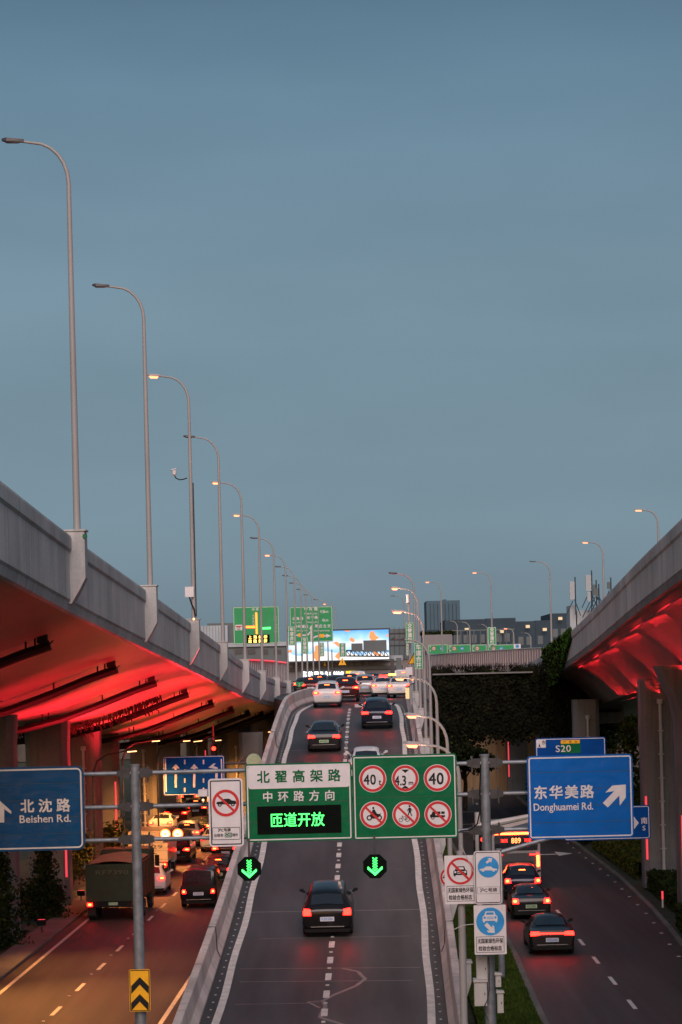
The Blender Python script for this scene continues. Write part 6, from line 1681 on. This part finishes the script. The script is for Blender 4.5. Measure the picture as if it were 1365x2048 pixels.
# green sign row right
for i, (a, b, w) in enumerate(((857, 896, 'first'), (898, 942, 'second'), (944, 974, 'third'), (976, 1036, 'fourth'))):
    s = Sign('lane_sign', 'distant green lane sign above the pink barrier, %s from the left' % w, 'road sign', a, 1289, b, 1309, 420, 'distant green lane signs').panel('sign_green_far', 1, 'white', .6, .7)
    s.disc(a + 11, 1297, 4, 'red'); s.disc(a + 11, 1297, 2.9, 'white', -.008, 'face'); s.text('80', a + 11, 1297, 3.8, 3, 'ink', .02, -.012)
    if b - a > 30: s.rect(a + 27, 1297, 7, 6, 'panel_blue', 'field', 1); s.text('60', a + 27, 1297, 5, 3, 'white', .02, -.012)
    s.poly([[(a + 3, 1292), (a + 5, 1292), (a + 4, 1296)], [(a + 3, 1300), (a + 5, 1300), (a + 4, 1304)]], 'white', 'mark')
s = Sign('small_sign', 'small pale sign with a blue disc on top of the pink barrier', 'traffic sign', 1028, 1288, 1042, 1297, 300).panel('white', 1); s.disc(1035, 1292.5, 3.6, 'panel_blue')
# noise barrier of the far curve, pink tail light put into its colour
M['noise_panel'] = flat('noise_panel_pink_lit', (.46, .30, .32), .55, var=.18, scale=.8, streak=True)
def curve_barrier(label, pts, post_every, name='noise_barrier', zb=None):
    P = [at(a, b, Y) for a, b, Y in pts]; o = empty(name, (P[0].x, P[0].y, 9.9), label, 'barrier')
    mb = MB(); vs = []
    hb = 2.6
    for p in P:
        q = p - o.location; vs += [(q.x, q.y, q.z), (q.x, q.y + .15, q.z), (q.x, q.y + .15, q.z - 5.4), (q.x, q.y, q.z - 5.4)]
    k = len(P); mb.add(vs, [(4 * i + j, 4 * i + (j + 1) % 4, 4 * i + 4 + (j + 1) % 4, 4 * i + 4 + j) for i in range(k - 1) for j in range(4)] + [(0, 1, 2, 3), tuple(4 * (k - 1) + j for j in range(4))])
    mb.build('panel', 'noise_panel', o)
    mb = MB()
    for a, b in zip(P, P[1:]):
        n = max(1, int((b - a).length / post_every))
        for i in range(n):
            q = a + (b - a) * i / n - o.location; mb.box(q.x - .05, q.x + .05, q.y - .12, q.y - .005, q.z - 5, q.z + .08)
    mb.build('rib', 'white_warm', o)
    mb = MB(); mb.tube([p - o.location + Vector((0, -.02, .1)) for p in P], .10, 6); mb.build('top_rail', 'pvc', o)
    return o
curve_barrier('ribbed noise barrier in pink lit colour curving behind the ivy covered beam', [(800, 1322, 420), (830, 1316, 400), (858, 1311, 385), (920, 1307, 350), (980, 1303, 325), (1050, 1299, 300), (1115, 1296, 280), (1160, 1296, 262)], 1.6)
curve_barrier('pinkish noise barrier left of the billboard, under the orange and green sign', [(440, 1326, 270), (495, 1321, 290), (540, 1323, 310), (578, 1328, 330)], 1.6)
o = empty('red_light_rail', at(530, 1320, 300), 'red glowing light line on top of the left pinkish barrier', 'light strip')
mb = MB(); mb.tube([at(a, b, Y) - o.location for a, b, Y in ((494, 1319.5, 289.5), (520, 1320.5, 299), (545, 1322, 311), (577, 1326, 329))], .12, 6); mb.build('tube', 'red_led', o)
# left background blocks
o = bld('pale panelled rooftop screen left of the green and orange highway sign', 435, 420)
far_box(o, 398, 1252, 457, 1300, 420, 3, 'pale_block', 'panel')
for px in range(402, 457, 6): far_box(o, px, 1252, px + .5, 1300, 419.9, .08, 'hazy_mid', 'seam')
o = bld('long grey hall roof behind the left viaduct', 500, 400)
far_box(o, 380, 1292, 574, 1380, 400, 20, 'hazy_mid', 'wall'); far_box(o, 380, 1288, 574, 1291.5, 399.6, 21, 'pale_block', 'roof_edge')
for i in range(4): far_box(o, 470 + i * 26, 1299, 485 + i * 26, 1308, 399.9, .08, 'window_dark', 'window')
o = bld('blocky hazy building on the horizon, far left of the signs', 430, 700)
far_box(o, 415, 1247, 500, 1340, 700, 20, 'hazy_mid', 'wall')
o = empty('gantry_truss', at(725, 1312, 300), 'dark lattice gantry with the backs of large panels right of the billboard', 'gantry')
mb = MB(); a, b = at(693, 1301, 300) - o.location, at(778, 1302, 300) - o.location; a2, b2 = at(693, 1312, 300) - o.location, at(778, 1313, 300) - o.location
for p, q in ((a, b), (a2, b2)): mb.tube([p, q], .09, 5)
for i in range(10):
    p = a + (b - a) * i / 10; q = a2 + (b2 - a2) * (i + 1) / 10; mb.tube([p, q], .05, 4); mb.tube([p, a2 + (b2 - a2) * i / 10], .05, 4)
mb.build('truss', 'dark_steel', o)
far_box(o, 703, 1287, 726, 1303, 299.5, .2, 'hazy_mid', 'panel'); far_box(o, 727, 1281, 774, 1303, 299.3, .2, 'hazy_mid', 'panel')
far_box(o, 663, 1299, 667, 1375, 300, .4, 'dark_steel', 'post'); far_box(o, 781, 1318, 790, 1375, 300, .6, 'dark_steel', 'post'); far_box(o, 793, 1316, 805, 1375, 301, .8, 'hazy_mid', 'post')
o = bld('grey water tank frame between the billboard and the banners', 797, 360)
far_box(o, 780, 1258, 818, 1318, 360, 6, 'hazy_mid', 'wall')
for px in (780, 789, 799, 809, 817): far_box(o, px, 1254, px + .8, 1318, 359.9, .08, 'dark_steel', 'post')
for py in (1266, 1278, 1290): far_box(o, 780, py, 818, py + .7, 359.85, .04, 'dark_steel', 'rail')
